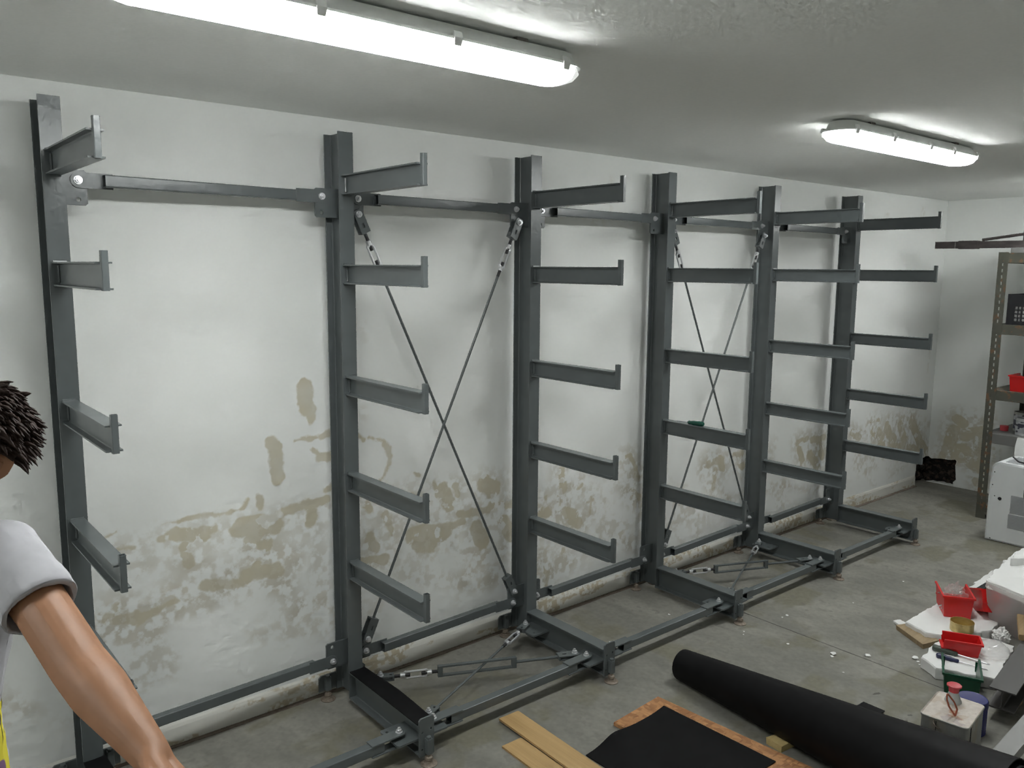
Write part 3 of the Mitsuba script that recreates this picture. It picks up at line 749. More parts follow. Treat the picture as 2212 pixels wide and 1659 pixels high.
# rubber roll: a spiral of matting, opening out towards the viewer
NS, NT = 60, 110
Vr = np.zeros((NS, NT, 3))
for i, s in enumerate(np.linspace(0, 1.08, NS)):
    y_ = -.97 - 1.35 * s
    R = .0722 + .0937 * s
    cx_ = 2.4101 - .0937 * s
    for j, tq in enumerate(np.linspace(0, 1, NT)):
        turns = 2.6
        a = math.radians(-78) - tq * 2 * math.pi * turns + .5 * s
        r = R * (1 - .30 * tq)
        wob = 1 + .010 * math.sin(3 * a + 4 * s)
        Vr[i, j] = (cx_ + r * wob * math.cos(a), y_ + .012 * math.sin(9 * tq), R + r * wob * math.sin(a))
Vr[:, :, 2] -= Vr[:, :, 2].min(axis=1, keepdims=True) - .001
def shell(V, th):
    """a sheet thickened along its own normals"""
    n, m = V.shape[:2]
    a = V.reshape(-1, 3)
    f = []
    for i in range(n - 1):
        for j in range(m - 1):
            p, q, r, s = i * m + j, i * m + j + 1, (i + 1) * m + j + 1, (i + 1) * m + j
            f += [[p, q, r], [p, r, s]]
    f = np.array(f)
    nn = np.zeros_like(a); fn = np.cross(a[f[:, 1]] - a[f[:, 0]], a[f[:, 2]] - a[f[:, 0]])
    for k in range(3):
        np.add.at(nn, f[:, k], fn)
    nn /= np.linalg.norm(nn, axis=1, keepdims=True) + 1e-12
    b_ = a - nn * th
    g = f[:, ::-1] + len(a)
    rim = [i * m for i in range(n)] + [(n - 1) * m + j for j in range(1, m)] + [i * m + m - 1 for i in range(n - 2, -1, -1)] + [j for j in range(m - 2, 0, -1)]
    w = []
    for p, q in zip(rim, rim[1:] + rim[:1]):
        w += [[p, q, q + len(a)], [p, q + len(a), p + len(a)]]
    mm = trimesh.Trimesh(np.vstack([a, b_]), np.vstack([f, g, np.array(w)]), process=False)
    mm.fix_normals()
    return mm
ROLL = thing("rubber_roll", "big rolled up black rubber mat lying on the floor, widening towards the tin can", "rubber roll", None)
obj("mat", shell(Vr, .004), "m_rubber", ROLL, 50)
fl = [[(2.405 + .05 * u + .0, -.905 - .06 * v, .014 + .012 * (1 - v) + .012 * u) for u in np.linspace(0, 1, 6)] for v in np.linspace(0, 1, 6)]
obj("loose_end", shell(np.array(fl), .004), "m_rubber", ROLL, 50)
fl = [[(2.50 + .372 * u, -1.63 - .10 * v, .006 + .06 * (1 - u) ** 2) for u in np.linspace(0, 1, 10)] for v in np.linspace(0, 1, 5)]
obj("loose_end", shell(np.array(fl), .004), "m_rubber", ROLL, 50)

blk = hull([(2.246, -1.533, .028), (2.334, -1.552, .028), (2.322, -1.620, .028), (2.236, -1.612, .028), (2.246, -1.535, 0), (2.333, -1.553, 0), (2.322, -1.619, 0), (2.237, -1.611, 0)])
thing("wood_block", "small yellowish wood block lying beside the black rubber roll", "wood block", None, blk, "m_block", 25)

# ------------------------------------------------------------------ tin can
def can():
    t = thing("tin_can", "battered rectangular tin can with rusty wire handle and plastic spout", "tin can")
    c = np.array([2.655, -2.089, 0.0]); rz = math.radians(7.0)
    hx, hy, h = .1185, .0865, .255
    rings = [stadium(hx - .003, hy - .003, .018, 0), stadium(hx, hy, .02, .004), stadium(hx, hy, .02, .012), stadium(hx - .002, hy - .002, .02, .016), stadium(hx - .002, hy - .002, .02, h - .014), stadium(hx, hy, .02, h - .010), stadium(hx + .0015, hy + .0015, .021, h - .002), stadium(hx - .001, hy - .001, .019, h)]
    obj("body", move(loft(rings, True, False), c, rz), "m_tin", t, 40)
    top = loft([stadium(hx - .001, hy - .001, .019, h), stadium(hx - .005, hy - .005, .016, h - .0025), stadium(hx - .05, hy - .04, .010, h - .002)], False, True)
    obj("top", move(top, c, rz), "m_tin_top", t, 30, "dirty pale top with rust stains")
    seam = bbox(-hx * .62 - .0012, -hx * .62 + .0012, -hy - .0002, -hy + .003, .014, h - .012, .0005)
    obj("seam", move(cat(seam, bbox(-hx - .0002, -hx + .002, hy * .3 - .001, hy * .3 + .001, .014, h - .012, .0005)), c, rz), "m_thread", t)
    iv = np.array([.77, -.638, 0])
    q = np.array([V + np.array([2.612, -2.115, h - .003]) + iv * u for u, V in ((0, np.zeros(3)), (.006, (0, 0, .028)), (-.008, (0, 0, .058)), (-.034, (0, 0, .090)), (-.038, (0, 0, .088)), (-.037, (0, 0, .068)), (-.026, (0, 0, .038)), (-.006, (0, 0, .010)), (0, (0, 0, .001)))])
    tt = np.linspace(0, len(q) - 1, 60)
    path = np.stack([np.interp(tt, np.arange(len(q)), q[:, k]) for k in range(3)], -1)
    obj("wire_handle", tube_path(path, .0034, 8), "m_wire_red", t, 50, "rusty red bent wire handle")
    obj("spout", move(lathe([(0, h - .002), (.031, h - .002), (.031, h + .004), (.026, h + .012), (.019, h + .034), (.017, h + .036), (.017, h + .044), (0, h + .044)], (.068, .018, 0), n=20), c, rz), "m_cloudy", t, 40, "cloudy plastic spout")
    obj("cap", move(lathe([(0, h + .040), (.0185, h + .040), (.0200, h + .060), (.0270, h + .062), (.0275, h + .067), (.024, h + .0695), (0, h + .0695)], (.068, .018, 0), n=20), c, rz), "m_capred", t, 40, "dull red cap")
    lp = [(-hx - .001, hy * .25 + .012, h - .012), (-hx - .012, hy * .25 + .010, h - .016), (-hx - .018, hy * .25, h - .024), (-hx - .012, hy * .25 - .008, h - .032), (-hx - .001, hy * .25 - .010, h - .036)]
    obj("side_loop", move(tube_path(lp, .0018, 6), c, rz), "m_rust", t, 50)
can()
J = thing("blue_jar", "small jar with a blue lid standing on the floor behind the tin can", "jar")
obj("body", lathe([(0, 0), (.058, 0), (.060, .004), (.060, .118), (.055, .124), (0, .124)], (3.02, -2.028, 0), n=28), "m_capblue", J, 40)
obj("lid", lathe([(0, .118), (.061, .118), (.062, .122), (.062, .144), (.058, .149), (.055, .147), (0, .147)], (3.02, -2.028, 0), n=28), "m_capblue", J, 40)

# ------------------------------------------------------------------ polystyrene, bins and tools, right
def foam(pts, z0, z1, lab, seed, amp=.004, group=None, name="foam_slab"):
    pr_ = ragged(list(pts), amp, .03, seed)
    p = sg.Polygon(pr_)
    if not p.exterior.is_ccw:
        pr_ = pr_[::-1]
    a = np.array(pr_); c = a.mean(0)
    r = np.random.default_rng(seed)
    rings = []
    for f_, z_ in ((.985, z0), (1.0, z0 + .006), (1.0 - .004, z0 + .5 * (z1 - z0)), (1.0, z1 - .006), (.985, z1)):
        q = c + (a - c) * f_
        rings.append([(x, y, z_ + (r.normal(0, .0012) if 0 < f_ < .99 or z_ > z0 + .01 else 0)) for x, y in q])
    m_ = loft(rings); m_.fix_normals()
    return thing(name, lab, "foam", group, m_, "m_foam", 28)
foam([(3.797, -1.388), (4.190, -1.385), (4.46, -1.45), (4.42, -1.70), (4.05, -1.735), (3.800, -1.625), (3.735, -1.520)], 0, .052, "white polystyrene slab under the red bin with the clear bag", 11)
foam([(3.420, -1.640), (3.640, -1.610), (3.90, -1.72), (3.925, -1.885), (3.75, -1.92), (3.475, -1.965), (3.36, -1.735)], 0, .058, "white polystyrene slab carrying the screwdrivers and the small red bin", 12)
foam([(3.845, -1.300), (3.885, -1.318), (3.860, -1.380), (3.80, -1.372)], 0, .012, "thin white splinter of polystyrene at the left tip of the farther slab", 13, .002, None, "foam_piece")
foam([(4.55, -1.400), (5.05, -1.36), (5.25, -1.62), (4.62, -1.66)], 0, .040, "white polystyrene sheet on the floor behind the red bins", 14)

def bin_mesh(D_, W, Hh, lip=.42, wall=.0024):
    """stacking bin: high back at x = 0, sloping open front at x = D_"""
    def frus(d0, d1, w, z0, z1, g):
        return m3.Manifold.hull_points(np.array([(d0 + g, -w / 2 + g, z0), (d0 + g, w / 2 - g, z0), (d1 - g, w / 2 - g, z0), (d1 - g, -w / 2 + g, z0), (d0 - .008, -w / 2 - .006, z1), (d0 - .008, w / 2 + .006, z1), (d1 + .004, w / 2 + .006, z1), (d1 + .004, -w / 2 - .006, z1)]))
    o = frus(0, D_, W, 0, Hh, .004)
    i = frus(wall, D_ - wall, W - 2 * wall, wall, Hh + .001, .004)
    body = o - i
    rim = m3.Manifold.hull_points(np.array([(x, y, z) for z in (Hh - .010, Hh) for x in (-.014, D_ + .008) for y in (-W / 2 - .013, W / 2 + .013)]))
    rim -= m3.Manifold.hull_points(np.array([(x, y, z) for z in (Hh - .02, Hh + .01) for x in (-.007, D_ + .001) for y in (-W / 2 - .005, W / 2 + .005)]))
    body = body + rim
    cut = m3.Manifold.hull_points(np.array([(x, y, z) for x, z in ((D_ * .80, Hh + .02), (D_ + .06, Hh + .02), (D_ + .06, Hh * lip), (D_ * .93, Hh * lip)) for y in (-W / 2 + .006, W / 2 - .006)]))
    body -= cut
    front_rim = m3.Manifold.hull_points(np.array([(x, y, z) for z in (Hh - .02, Hh + .02) for x in (D_ * .985, D_ + .04) for y in (-W, W)]))
    body -= front_rim
    lipbar = m3.Manifold.hull_points(np.array([(x, y, z) for z in (Hh * lip - .007, Hh * lip) for x in (D_ - .004, D_ + .010) for y in (-W / 2 - .002, W / 2 + .002)]))
    body = body + lipbar
    me = body.to_mesh()
    return trimesh.Trimesh(me.vert_properties[:, :3], me.tri_verts, process=False)
BIG = bin_mesh(.220, .140, .125)
SMALL = bin_mesh(.160, .092, .076)
def bin_(base, loc, rz, lab, m, rx=0.0, ry=0.0):
    return thing("storage_bin", lab, "storage bin", None, move(base, loc, rz, rx, ry), m, 25)
# back wall middle, turned so that the open front looks away from the viewer
bin_(BIG, (4.058, -1.551, .0535), math.radians(33), "red plastic storage bin filled with a clear bag, standing on the farther white slab", "m_red")
bin_(BIG, (3.245, -1.900, 0.0), math.radians(24), "dark green plastic storage bin on the floor in front of the white slab", "m_green")
bin_(SMALL, (3.665, -1.808, .0595), math.radians(119), "small red plastic bin, empty, beside the screwdrivers on the nearer white slab", "m_red")
bin_(BIG, (4.340, -1.590, .030), math.radians(215), "red plastic bin half hidden behind the hanging clear plastic film", "m_red", 0.0, math.radians(-20))

def crumple(c, s, seed, n=3, sq=(1, 1, 1)):
    m_ = trimesh.creation.icosphere(subdivisions=n, radius=1.0)
    v = m_.vertices.copy()
    k = .62 + .75 * np.abs(meshkit.fbm(v * 2.2 + seed, 4, seed) - .5) * 2 + .12 * meshkit.noise(v * 7 + seed, seed)
    m_.vertices = np.array(c) + v * k[:, None] * np.array(s)
    return m_
thing("clear_bag", "crumpled clear plastic bag sticking out of the filled red bin", "plastic bag", None, crumple((4.145, -1.492, .150), (.088, .066, .072), 4), "m_film", 20)
for k in range(9):
    a = (4.06 + .10 * rng.random(), -1.53 + .08 * rng.random(), .085 + .02 * rng.random())
    thing("steel_screw", "small steel screw lying in the filled red bin", "screw", "screws in the filled red bin",
          cat(rod(a, np.array(a) + rng.normal(0, 1, 3) * [.014, .014, .004], .003, 6), ball(a, .005, 1)), "m_zinc", 30)
RG = thing("tin_ring", "shallow open gold coloured tin standing between the two red bins", "tin", None)
obj("wall", lathe([(.057, 0), (.057, .046), (.0585, .048), (.0585, .051), (.0565, .051), (.0555, .048), (.0555, .002), (0, .002), (0, 0), (.057, 0)], (3.915, -1.632, .0535), n=36), "m_brass", RG, 40)
screwdriver((3.478, -1.686, .0705), (3.530, -1.905, .0615), "blue handled screwdriver on the nearer white slab", "m_handle_blue", hl=.45, rh=.0125, rs=.003)
screwdriver((3.545, -1.638, .0745), (3.596, -1.890, .0615), "dull green handled screwdriver with a long shaft, beside the blue one", "m_handle_dull", hl=.45, rh=.0155, rs=.0034)
# clear blister dome
dome = lathe([(.092, 0), (.090, .006), (.082, .010), (.078, .030), (.060, .046), (.030, .052), (0, .053)], (3.745, -1.840, .0595), n=36)
thing("plastic_dome", "shallow clear plastic dome lying on the nearer white slab", "plastic dome", None, dome, "m_film", 40)
thing("foam_piece", "lump of torn white polystyrene beside the clear dome", "foam", None, crumple((4.02, -1.790, .045), (.062, .048, .052), 8, 3), "m_foam", 25)
wb_ = hull([(3.771, -1.355, .026), (3.842, -1.388, .030), (3.757, -1.590, .028), (3.634, -1.556, .026), (3.835, -1.327, 0), (3.905, -1.362, 0), (3.815, -1.562, 0), (3.700, -1.529, 0)])
wb_ = hull([(3.765, -1.352, .026), (3.842, -1.388, .028), (3.755, -1.588, .028), (3.640, -1.553, .026), (3.768, -1.354, 0), (3.842, -1.388, 0), (3.755, -1.588, 0), (3.643, -1.554, 0)])
thing("wood_offcut", "weathered grey brown board offcut on the floor against the white slab", "wood offcut", None, wb_, "m_rawwood", 25)

CR = [(2.938, -.445), (3.007, -.564), (3.414, -.873), (3.457, -.875), (3.339, -1.411), (3.221, -1.29), (3.187, -1.301), (3.076, -1.424), (3.501, -1.579), (3.476, -1.604), (3.452, -1.622), (3.456, -1.692), (3.442, -1.711), (3.457, -1.729), (3.088, -.843), (3.052, -.865), (3.137, -1.081), (4.43, -.46), (4.62, -.38), (4.30, -.33), (4.05, -.52), (3.93, -1.02), (4.5, -1.05)]
for k, (x, y) in enumerate(CR):
    s = .004 + .006 * rng.random() + (.010 if k in (4, 8, 5) else 0)
    thing("foam_crumb", "tiny white crumb of polystyrene lying on the concrete floor", "foam crumb", "white crumbs on the floor", crumple((x, y, s * .30), (s, s, s * .36), 20 + k, 1), "m_foam", 25)

# block wrapped in clear film under a white polystyrene slab
foam([(4.110, -1.660), (4.735, -1.590), (5.35, -1.78), (5.1, -2.35), (4.30, -2.32), (4.02, -1.90)], .252, .302, "large white polystyrene slab on top of the film wrapped heap at the right edge", 17, .006)
foam([(4.43, -1.665), (4.66, -1.640), (5.05, -1.72), (4.80, -1.92)], .302, .345, "white polystyrene piece lying on the large slab at the right edge", 18, .004)
box_in = loft([[(x, y, z) for x, y in [(4.36, -1.84), (4.62, -1.76), (5.05, -1.85), (4.92, -2.15), (4.50, -2.10)]] for z in (0.0, .251)]); box_in.fix_normals()
thing("carton", "pinkish carton standing inside the cloudy plastic film", "carton", None, box_in, P((0.45, 0.16, 0.15), .8), 20)
N1, N2 = 26, 16
path_ = np.array([(4.22, -1.648), (4.10, -1.668), (4.055, -1.78), (4.010, -1.905), (4.15, -2.12), (4.28, -2.325)])
tt = np.linspace(0, len(path_) - 1, N1)
px_ = np.interp(tt, np.arange(len(path_)), path_[:, 0]); py_ = np.interp(tt, np.arange(len(path_)), path_[:, 1])
Vf = np.zeros((N2, N1, 3))
for i, s in enumerate(np.linspace(0, 1, N2)):
    for j in range(N1):
        w_ = .030 * s * (meshkit.noise(np.array([px_[j] * 12, py_[j] * 12, s * 1.5])) - .5)
        Vf[i, j] = (px_[j] - .010 + .13 * s + w_, py_[j] + w_ + .01 * s, .285 * (1 - s) + .004)
thing("plastic_film", "cloudy clear plastic film hanging from the large white slab down to the floor", "plastic film", None, shell(Vf, .0006), "m_film_fog", 40)
thing("wrench", "dark steel bar lying on the white polystyrene at the right edge", "steel bar", None, along(rrect(.022, .012, .003), (4.60, -1.715, .3515), (4.95, -1.80, .3515), (0, 0, 1)), "m_steel", 30)
BLK = thing("black_profile", "short black profile lying on the white sheet behind the red bins", "profile", None, bbox(4.45, 4.95, -1.505, -1.465, .0405, .085, .003), "m_black", 25)
# steel beams and wood lying at the right edge
along_x = lambda sec, p0, p1, up=(0, 0, 1): along(sec, p0, p1, up)
thing("steel_beam", "dark grey steel beam lying on the floor at the right edge, its end facing the green bin", "steel beam", None,
      along(i_section(.090, .104, .0046, .006, .006), (3.185, -2.086, .105), (3.97, -1.985, .105), (0, 0, 1)), "m_steel_dark", 30)
for k, (x, y) in enumerate(((3.40, -2.057), (3.85, -2.000))):
    thing("wood_log", ("squared wooden batten under the dark steel beam, nearer the viewer", "squared wooden batten under the dark steel beam, farther from the viewer")[k], "wooden batten", None, bbox(x - .04, x + .04, y - .035, y + .035, 0, .0595, .004), "m_log", 25)
thing("wood_log", "brown wooden plank end resting beside the plastic film above the steel beam", "wooden plank", None,
      along(rrect(.09, .03, .004), (3.80, -1.985, .167), (4.02, -1.90, .185), (0, 0, 1)), "m_log", 25)
thing("steel_beam", "light grey steel channel in the lower right corner of the picture", "steel beam", None,
      along(sg.Polygon([(-.034, 0), (.034, 0), (.034, .045), (.030, .045), (.030, .004), (-.030, .004), (-.030, .045), (-.034, .045)]), (2.515, -2.278, .150), (3.80, -2.215, .150), (0, 0, -1)), "m_steel_light", 25)
for k, x in enumerate((2.62, 3.45)):
    thing("wooden_prop", ("squared prop under the light steel channel, hidden behind the tin can", "squared prop under the right part of the light steel channel")[k], "wooden prop", None, bbox(x - .04, x + .04, -2.30 + .047 * (x - 2.2), -2.265 + .047 * (x - 2.2), 0, .1045, .003), "m_log", 25)
thing("paper_sheet", "white paper corner on the floor by the tin can at the bottom edge", "paper", None, prism([(2.66, -2.20), (2.86, -2.165), (2.90, -2.31), (2.72, -2.36)], (0, 0, .0005), (1, 0, 0), (0, 1, 0), 0, .0008), "m_white", False)

# ------------------------------------------------------------------ shelving at the end wall
SX, SY0 = 6.35, -.763
SH = thing("metal_shelving", "olive grey slotted angle shelving by the end wall, right edge of the picture", "shelving")
def angle_post(x, y, sx, label=None):
    slots = sg.box(0, 0, .070, 2.104)
    for k in range(42):
        z = .06 + k * .0485
        slots = slots.difference(sg.box(.030, z, .039, z + .026))
    a = prism(slots, (x, y, 0), (0, -1, 0), (0, 0, 1), -.002, 0) if sx > 0 else prism(slots, (x, y, 0), (0, -1, 0), (0, 0, 1), 0, .002)
    b = bbox(min(x, x + sx * .045), max(x, x + sx * .045), y - .0022, y, 0, 2.104, .0004)
    obj("post", cat(a, b), "m_slot_angle", SH, 25)
SD = .78
for x, sx in ((SX, 1), (SX + SD, -1)):
    angle_post(x, SY0, sx)
    angle_post(x, SY0 - 1.45, sx)
for k, z in enumerate((2.104, 1.558, 1.044, .700, .12)):
    deck = bbox(SX + .003, SX + SD - .003, SY0 - 1.52, SY0 - .003, z - .012, z - .010 + .004, .001)
    lips = [bbox(SX + .0025, SX + .0045, SY0 - 1.52, SY0 - .004, z - .083, z - .006, .0005), bbox(SX + SD - .0045, SX + SD - .0025, SY0 - 1.52, SY0 - .004, z - .083, z - .006, .0005), bbox(SX + .003, SX + SD - .003, SY0 - .005, SY0 - .003, z - .083, z - .006, .0005)]
    obj("shelf", cat(deck, *lips), "m_slot_angle" if k != 3 else "m_greyboard", SH, 25)
# on the shelves
zs = 1.552
CT = thing("plastic_crate", "black lattice plastic crate on the second shelf from the top", "crate")
cx0, cx1, cy0, cy1 = SX + .02, SX + .34, SY0 - .56, SY0 - .085
obj("panel", bbox(cx0, cx1, cy0, cy1, zs + .0005, zs + .008, .001), "m_black", CT)
for (x0, x1, y0, y1) in ((cx0, cx0 + .004, cy0, cy1), (cx1 - .004, cx1, cy0, cy1), (cx0, cx1, cy1 - .004, cy1), (cx0, cx1, cy0, cy0 + .004)):
    if x1 - x0 < .01:
        p = sg.box(y0, 0, y1, .235)
        for a in np.arange(y0 + .05, y1 - .06, .027):
            for b_ in np.arange(.03, .15, .030):
                p = p.difference(sg.box(a, b_, a + .019, b_ + .021))
        obj("panel", prism(p, (x0, 0, zs), (0, 1, 0), (0, 0, 1), 0, .004), "m_black", CT, 25)
    else:
        obj("panel", bbox(x0, x1, y0, y1, zs, zs + .235, .001), "m_black", CT)
for k in range(7):
    y = cy1 - .06 - .055 * k
    thing("white_bottle", "white bottle standing inside the black lattice crate", "bottle", "bottles in the black crate",
          lathe([(0, 0), (.022, 0), (.023, .004), (.023, .125), (.016, .145), (.009, .152), (.009, .175), (0, .175)], (SX + .065, y, zs + .009), n=14), "m_white", 40)
for k in range(3):
    thing("dark_canister", ("black canister behind the crate on the second shelf, nearest the post", "black canister behind the crate, second from the post", "black canister behind the crate, third from the post")[k], "canister", None,
          lathe([(0, 0), (.058, 0), (.060, .004), (.060, .40), (.052, .42), (.03, .43), (.03, .47), (0, .47)], (SX + .46 + .02 * k, SY0 - .18 - .135 * k, zs), n=20), "m_black", 40)
thing("white_roll", "white roll standing at the back of the second shelf behind the post", "roll", None, lathe([(.012, 0), (.045, 0), (.046, .003), (.046, .34), (.043, .343), (.012, .343), (.012, 0)], (SX + .58, SY0 - .045 - .02, zs), n=22), "m_white", 40)
RB = bin_(BIG, (SX + .045, SY0 - .215, 1.0385), math.radians(0), "red storage bin full of small parts on the third shelf", "m_red")
for k in range(5):
    thing("small_part", "small wooden and metal part lying in the red bin on the third shelf", "part", "parts in the red shelf bin",
          bbox(*(lambda a, b_: (a, a + .06, b_, b_ + .018, 1.10 + .006 * k, 1.118 + .006 * k))(SX + .07 + .02 * k, SY0 - .26 + .018 * k)), ("m_block", "m_zinc", "m_rawwood")[k % 3], 25)
def paint_can(x, y, z, r, h, lab, m):
    t = thing("paint_can", lab, "paint can")
    obj("body", lathe([(0, 0), (r, 0), (r + .002, .003), (r, .006), (r, h - .006), (r + .002, h - .003), (r + .001, h), (r - .006, h), (r - .008, h - .005), (0, h - .005)], (x, y, z), n=26), m, t, 35)
    obj("label_band", lathe([(r + .0006, .02), (r + .0012, .021), (r + .0012, h - .022), (r + .0006, h - .021)], (x, y, z), n=26), "m_print_can", t, 35)
scene["m_print_can"] = P(mikit.proc(lambda p, n, uv: mix((0.35, 0.36, 0.38), (0.04, 0.04, 0.06), smoothstep(0.52, 0.56, fbm(p.x * 26, p.y * 26, p.z * 40, 2)))), .4)
paint_can(SX + .14, SY0 - .245, .6945 , .060, .135, "silver paint can at the front of the shelf above the white appliance", "m_zinc")
paint_can(SX + .31, SY0 - .165, .6945, .055, .155, "darker paint can behind the silver one above the white appliance", "m_tin")
thing("plastic_pot", "small pot with a red lid beside the paint cans", "pot", None, cat(lathe([(0, 0), (.030, 0), (.030, .02), (0, .02)], (SX + .22, SY0 - .075, .6945), n=16), lathe([(0, .0195), (.031, .0195), (.031, .040), (0, .041)], (SX + .22, SY0 - .075, .6945), n=16)), "m_capred", 30)
# long bars and a box on top
TOPZ = 2.0985
thing("support_block", "grey block on top of the shelving carrying the bars", "block", None, bbox(SX + .02, SX + .30, SY0 - .30, SY0 - .075, TOPZ, TOPZ + .040, .002), "m_steel_light", 25)
PB = thing("iron_bar", "long rusty black iron bar reaching left over the top of the shelving", "iron bar")
obj("bar", along(rrect(.050, .054, .004), (SX + .07, -.262, 2.166), (SX + .12, -1.60, 2.166), (0, 0, 1)), "m_darkiron", PB, 30)
obj("sleeve", along(rrect(.064, .064, .006), (SX + .076, -.44, 2.166), (SX + .082, -.58, 2.166), (0, 0, 1)), "m_darkiron", PB, 30)
obj("collar", along(rrect(.0515, .0555, .004), (SX + .0745, -.412, 2.166), (SX + .075, -.418, 2.166), (0, 0, 1)), "m_steel_light", PB, 30)
thing("iron_rod", "thinner black rod rising over the iron bar on top of the shelving", "iron rod", None, rod((SX + .085, -.605, 2.203), (SX + .12, -1.55, 2.33), .011, 10), "m_darkiron", 30)
IB = thing("black_box", "black box with a bright metal lid on top of the shelving", "box")
obj("body", bbox(SX + .16, SX + .48, SY0 - .45, SY0 - .10, TOPZ, TOPZ + .185, .012), "m_black", IB)
obj("lid", bbox(SX + .18, SX + .46, SY0 - .43, SY0 - .145, TOPZ + .186, TOPZ + .205, .004), "m_zinc", IB)

# ------------------------------------------------------------------ white appliance
AP = thing("air_conditioner", "white portable appliance with grey grilles and a black cable, before the shelving", "appliance")
ax0, ax1, ay0, ay1 = 5.815, 6.16, -1.50, -1.030
prof = [(ay1 + .0, .004), (ay1, .36), (ay1 - .012, .555), (ay1 - .028, .580), (ay1 - .06, .590), (ay0 + .06, .590), (ay0 + .02, .575), (ay0, .54), (ay0, .004)]
bodyp = sg.Polygon(prof)
def capsule_box(poly, x0, x1, r):
    rr = []
    for f_, x_ in ((-r, x0), (0.0, x0 + r), (0.0, x1 - r), (-r, x1)):
        q = poly.buffer(f_, join_style=2) if f_ else poly
        rr.append([(x_, y, z) for y, z in list(q.exterior.coords)[:-1]])
    m_ = loft(rr); m_.fix_normals(); return m_
obj("body", capsule_box(bodyp, ax0, ax1, .012), "m_appliance", AP, 35)
for (y0, y1, z0, z1, n_) in ((-1.290, -1.182, .232, .365, 13), (-1.45, -1.175, .120, .226, 11)):
    g = [bbox(ax0 - .0015, ax0 + .004, y0, y1, z0, z1, .0006)]
    for k in range(n_):
        z = z0 + .006 + (z1 - z0 - .012) * k / (n_ - 1)
        g.append(bbox(ax0 - .004, ax0 - .001, y0 + .004, y1 - .004, z - .0018, z + .0018, .0005))
    obj("grille", cat(*g), "m_vent", AP, 25)
obj("top_vent", cat(*[bbox(ax0 + .04, ax1 - .06, y, y + .007, .589, .594, .0006) for y in np.arange(-1.36, -1.11, .014)]), "m_vent", AP, 25)
obj("plug", lathe([(0, .001), (.012, .001), (.013, -.002), (.011, -.006), (0, -.007)], (ax0 - .0, -1.110, .325), (1, 0, 0), 16), "m_black", AP, 40)
for (y, z) in ((-1.062, .515), (-1.055, .42), (-1.075, .34), (-1.07, .02)):
    obj("screw", lathe([(0, .001), (.004, .001), (.004, -.002), (0, -.003)], (ax0, y, z), (1, 0, 0), 10), "m_black", AP, 40)
cp = np.array([(5.85, -1.16, .640), (5.84, -1.20, .612), (5.86, -1.24, .604), (5.83, -1.285, .598), (5.79, -1.285, .54), (5.785, -1.275, .46), (5.785, -1.275, .38), (5.79, -1.30, .31), (5.79, -1.36, .26), (5.80, -1.46, .24)])
tt = np.linspace(0, len(cp) - 1, 60)
obj("cable", tube_path(np.stack([np.interp(tt, np.arange(len(cp)), cp[:, k]) for k in range(3)], -1), .0055, 8), "m_black", AP, 60, "black cable")
thing("leaning_board", "white board leaning behind the appliance against the shelving", "panel", None,
      prism([(-1.045, .0), (-1.05, .66), (-1.06, .72), (-1.50, .70), (-1.50, .0)], (6.20, 0, 0), (0, 1, 0), (0.02, 0, 1), -.012, 0.0), "m_white", False)

# ------------------------------------------------------------------ person
def limb(joints, bones, edge=.012, iters=8, extra=()):
    """one continuous surface: hulls of spheres at joined joints"""
    m_ = m3.Manifold()
    for a, b in bones:
        (pa, ra), (pb, rb) = joints[a], joints[b]
        sp = []
        for p_, r_ in ((pa, ra), (pb, rb)):
            s = trimesh.creation.icosphere(subdivisions=2, radius=1.0).vertices
            sp.append(np.asarray(p_) + s * np.asarray(r_))
        m_ = m_ + m3.Manifold.hull_points(np.vstack(sp))
    for e in extra:
        m_ = m_ + e
    m_ = m_.refine_to_length(edge)
    me = m_.to_mesh()
    t = trimesh.Trimesh(me.vert_properties[:, :3], me.tri_verts, process=True)
    trimesh.smoothing.filter_taubin(t, lamb=.5, nu=.52, iterations=iters)
    return t

PS = thing("person", "person in a light grey shirt at the left edge, bare arm reaching down", "person")
V3 = lambda *a: np.array(a, float)
HEADC = V3(-.448, -1.514, 1.615)
UPH = V3(.398, -.166, .894); UPH /= np.linalg.norm(UPH)      # the head leans towards the reaching arm
FACE = V3(-.632, -.762, .14); FACE = FACE - UPH * (FACE @ UPH); FACE /= np.linalg.norm(FACE)
RIGHT = np.cross(FACE, UPH)
hp = lambda r, f, u: HEADC + RIGHT * r + FACE * f + UPH * u
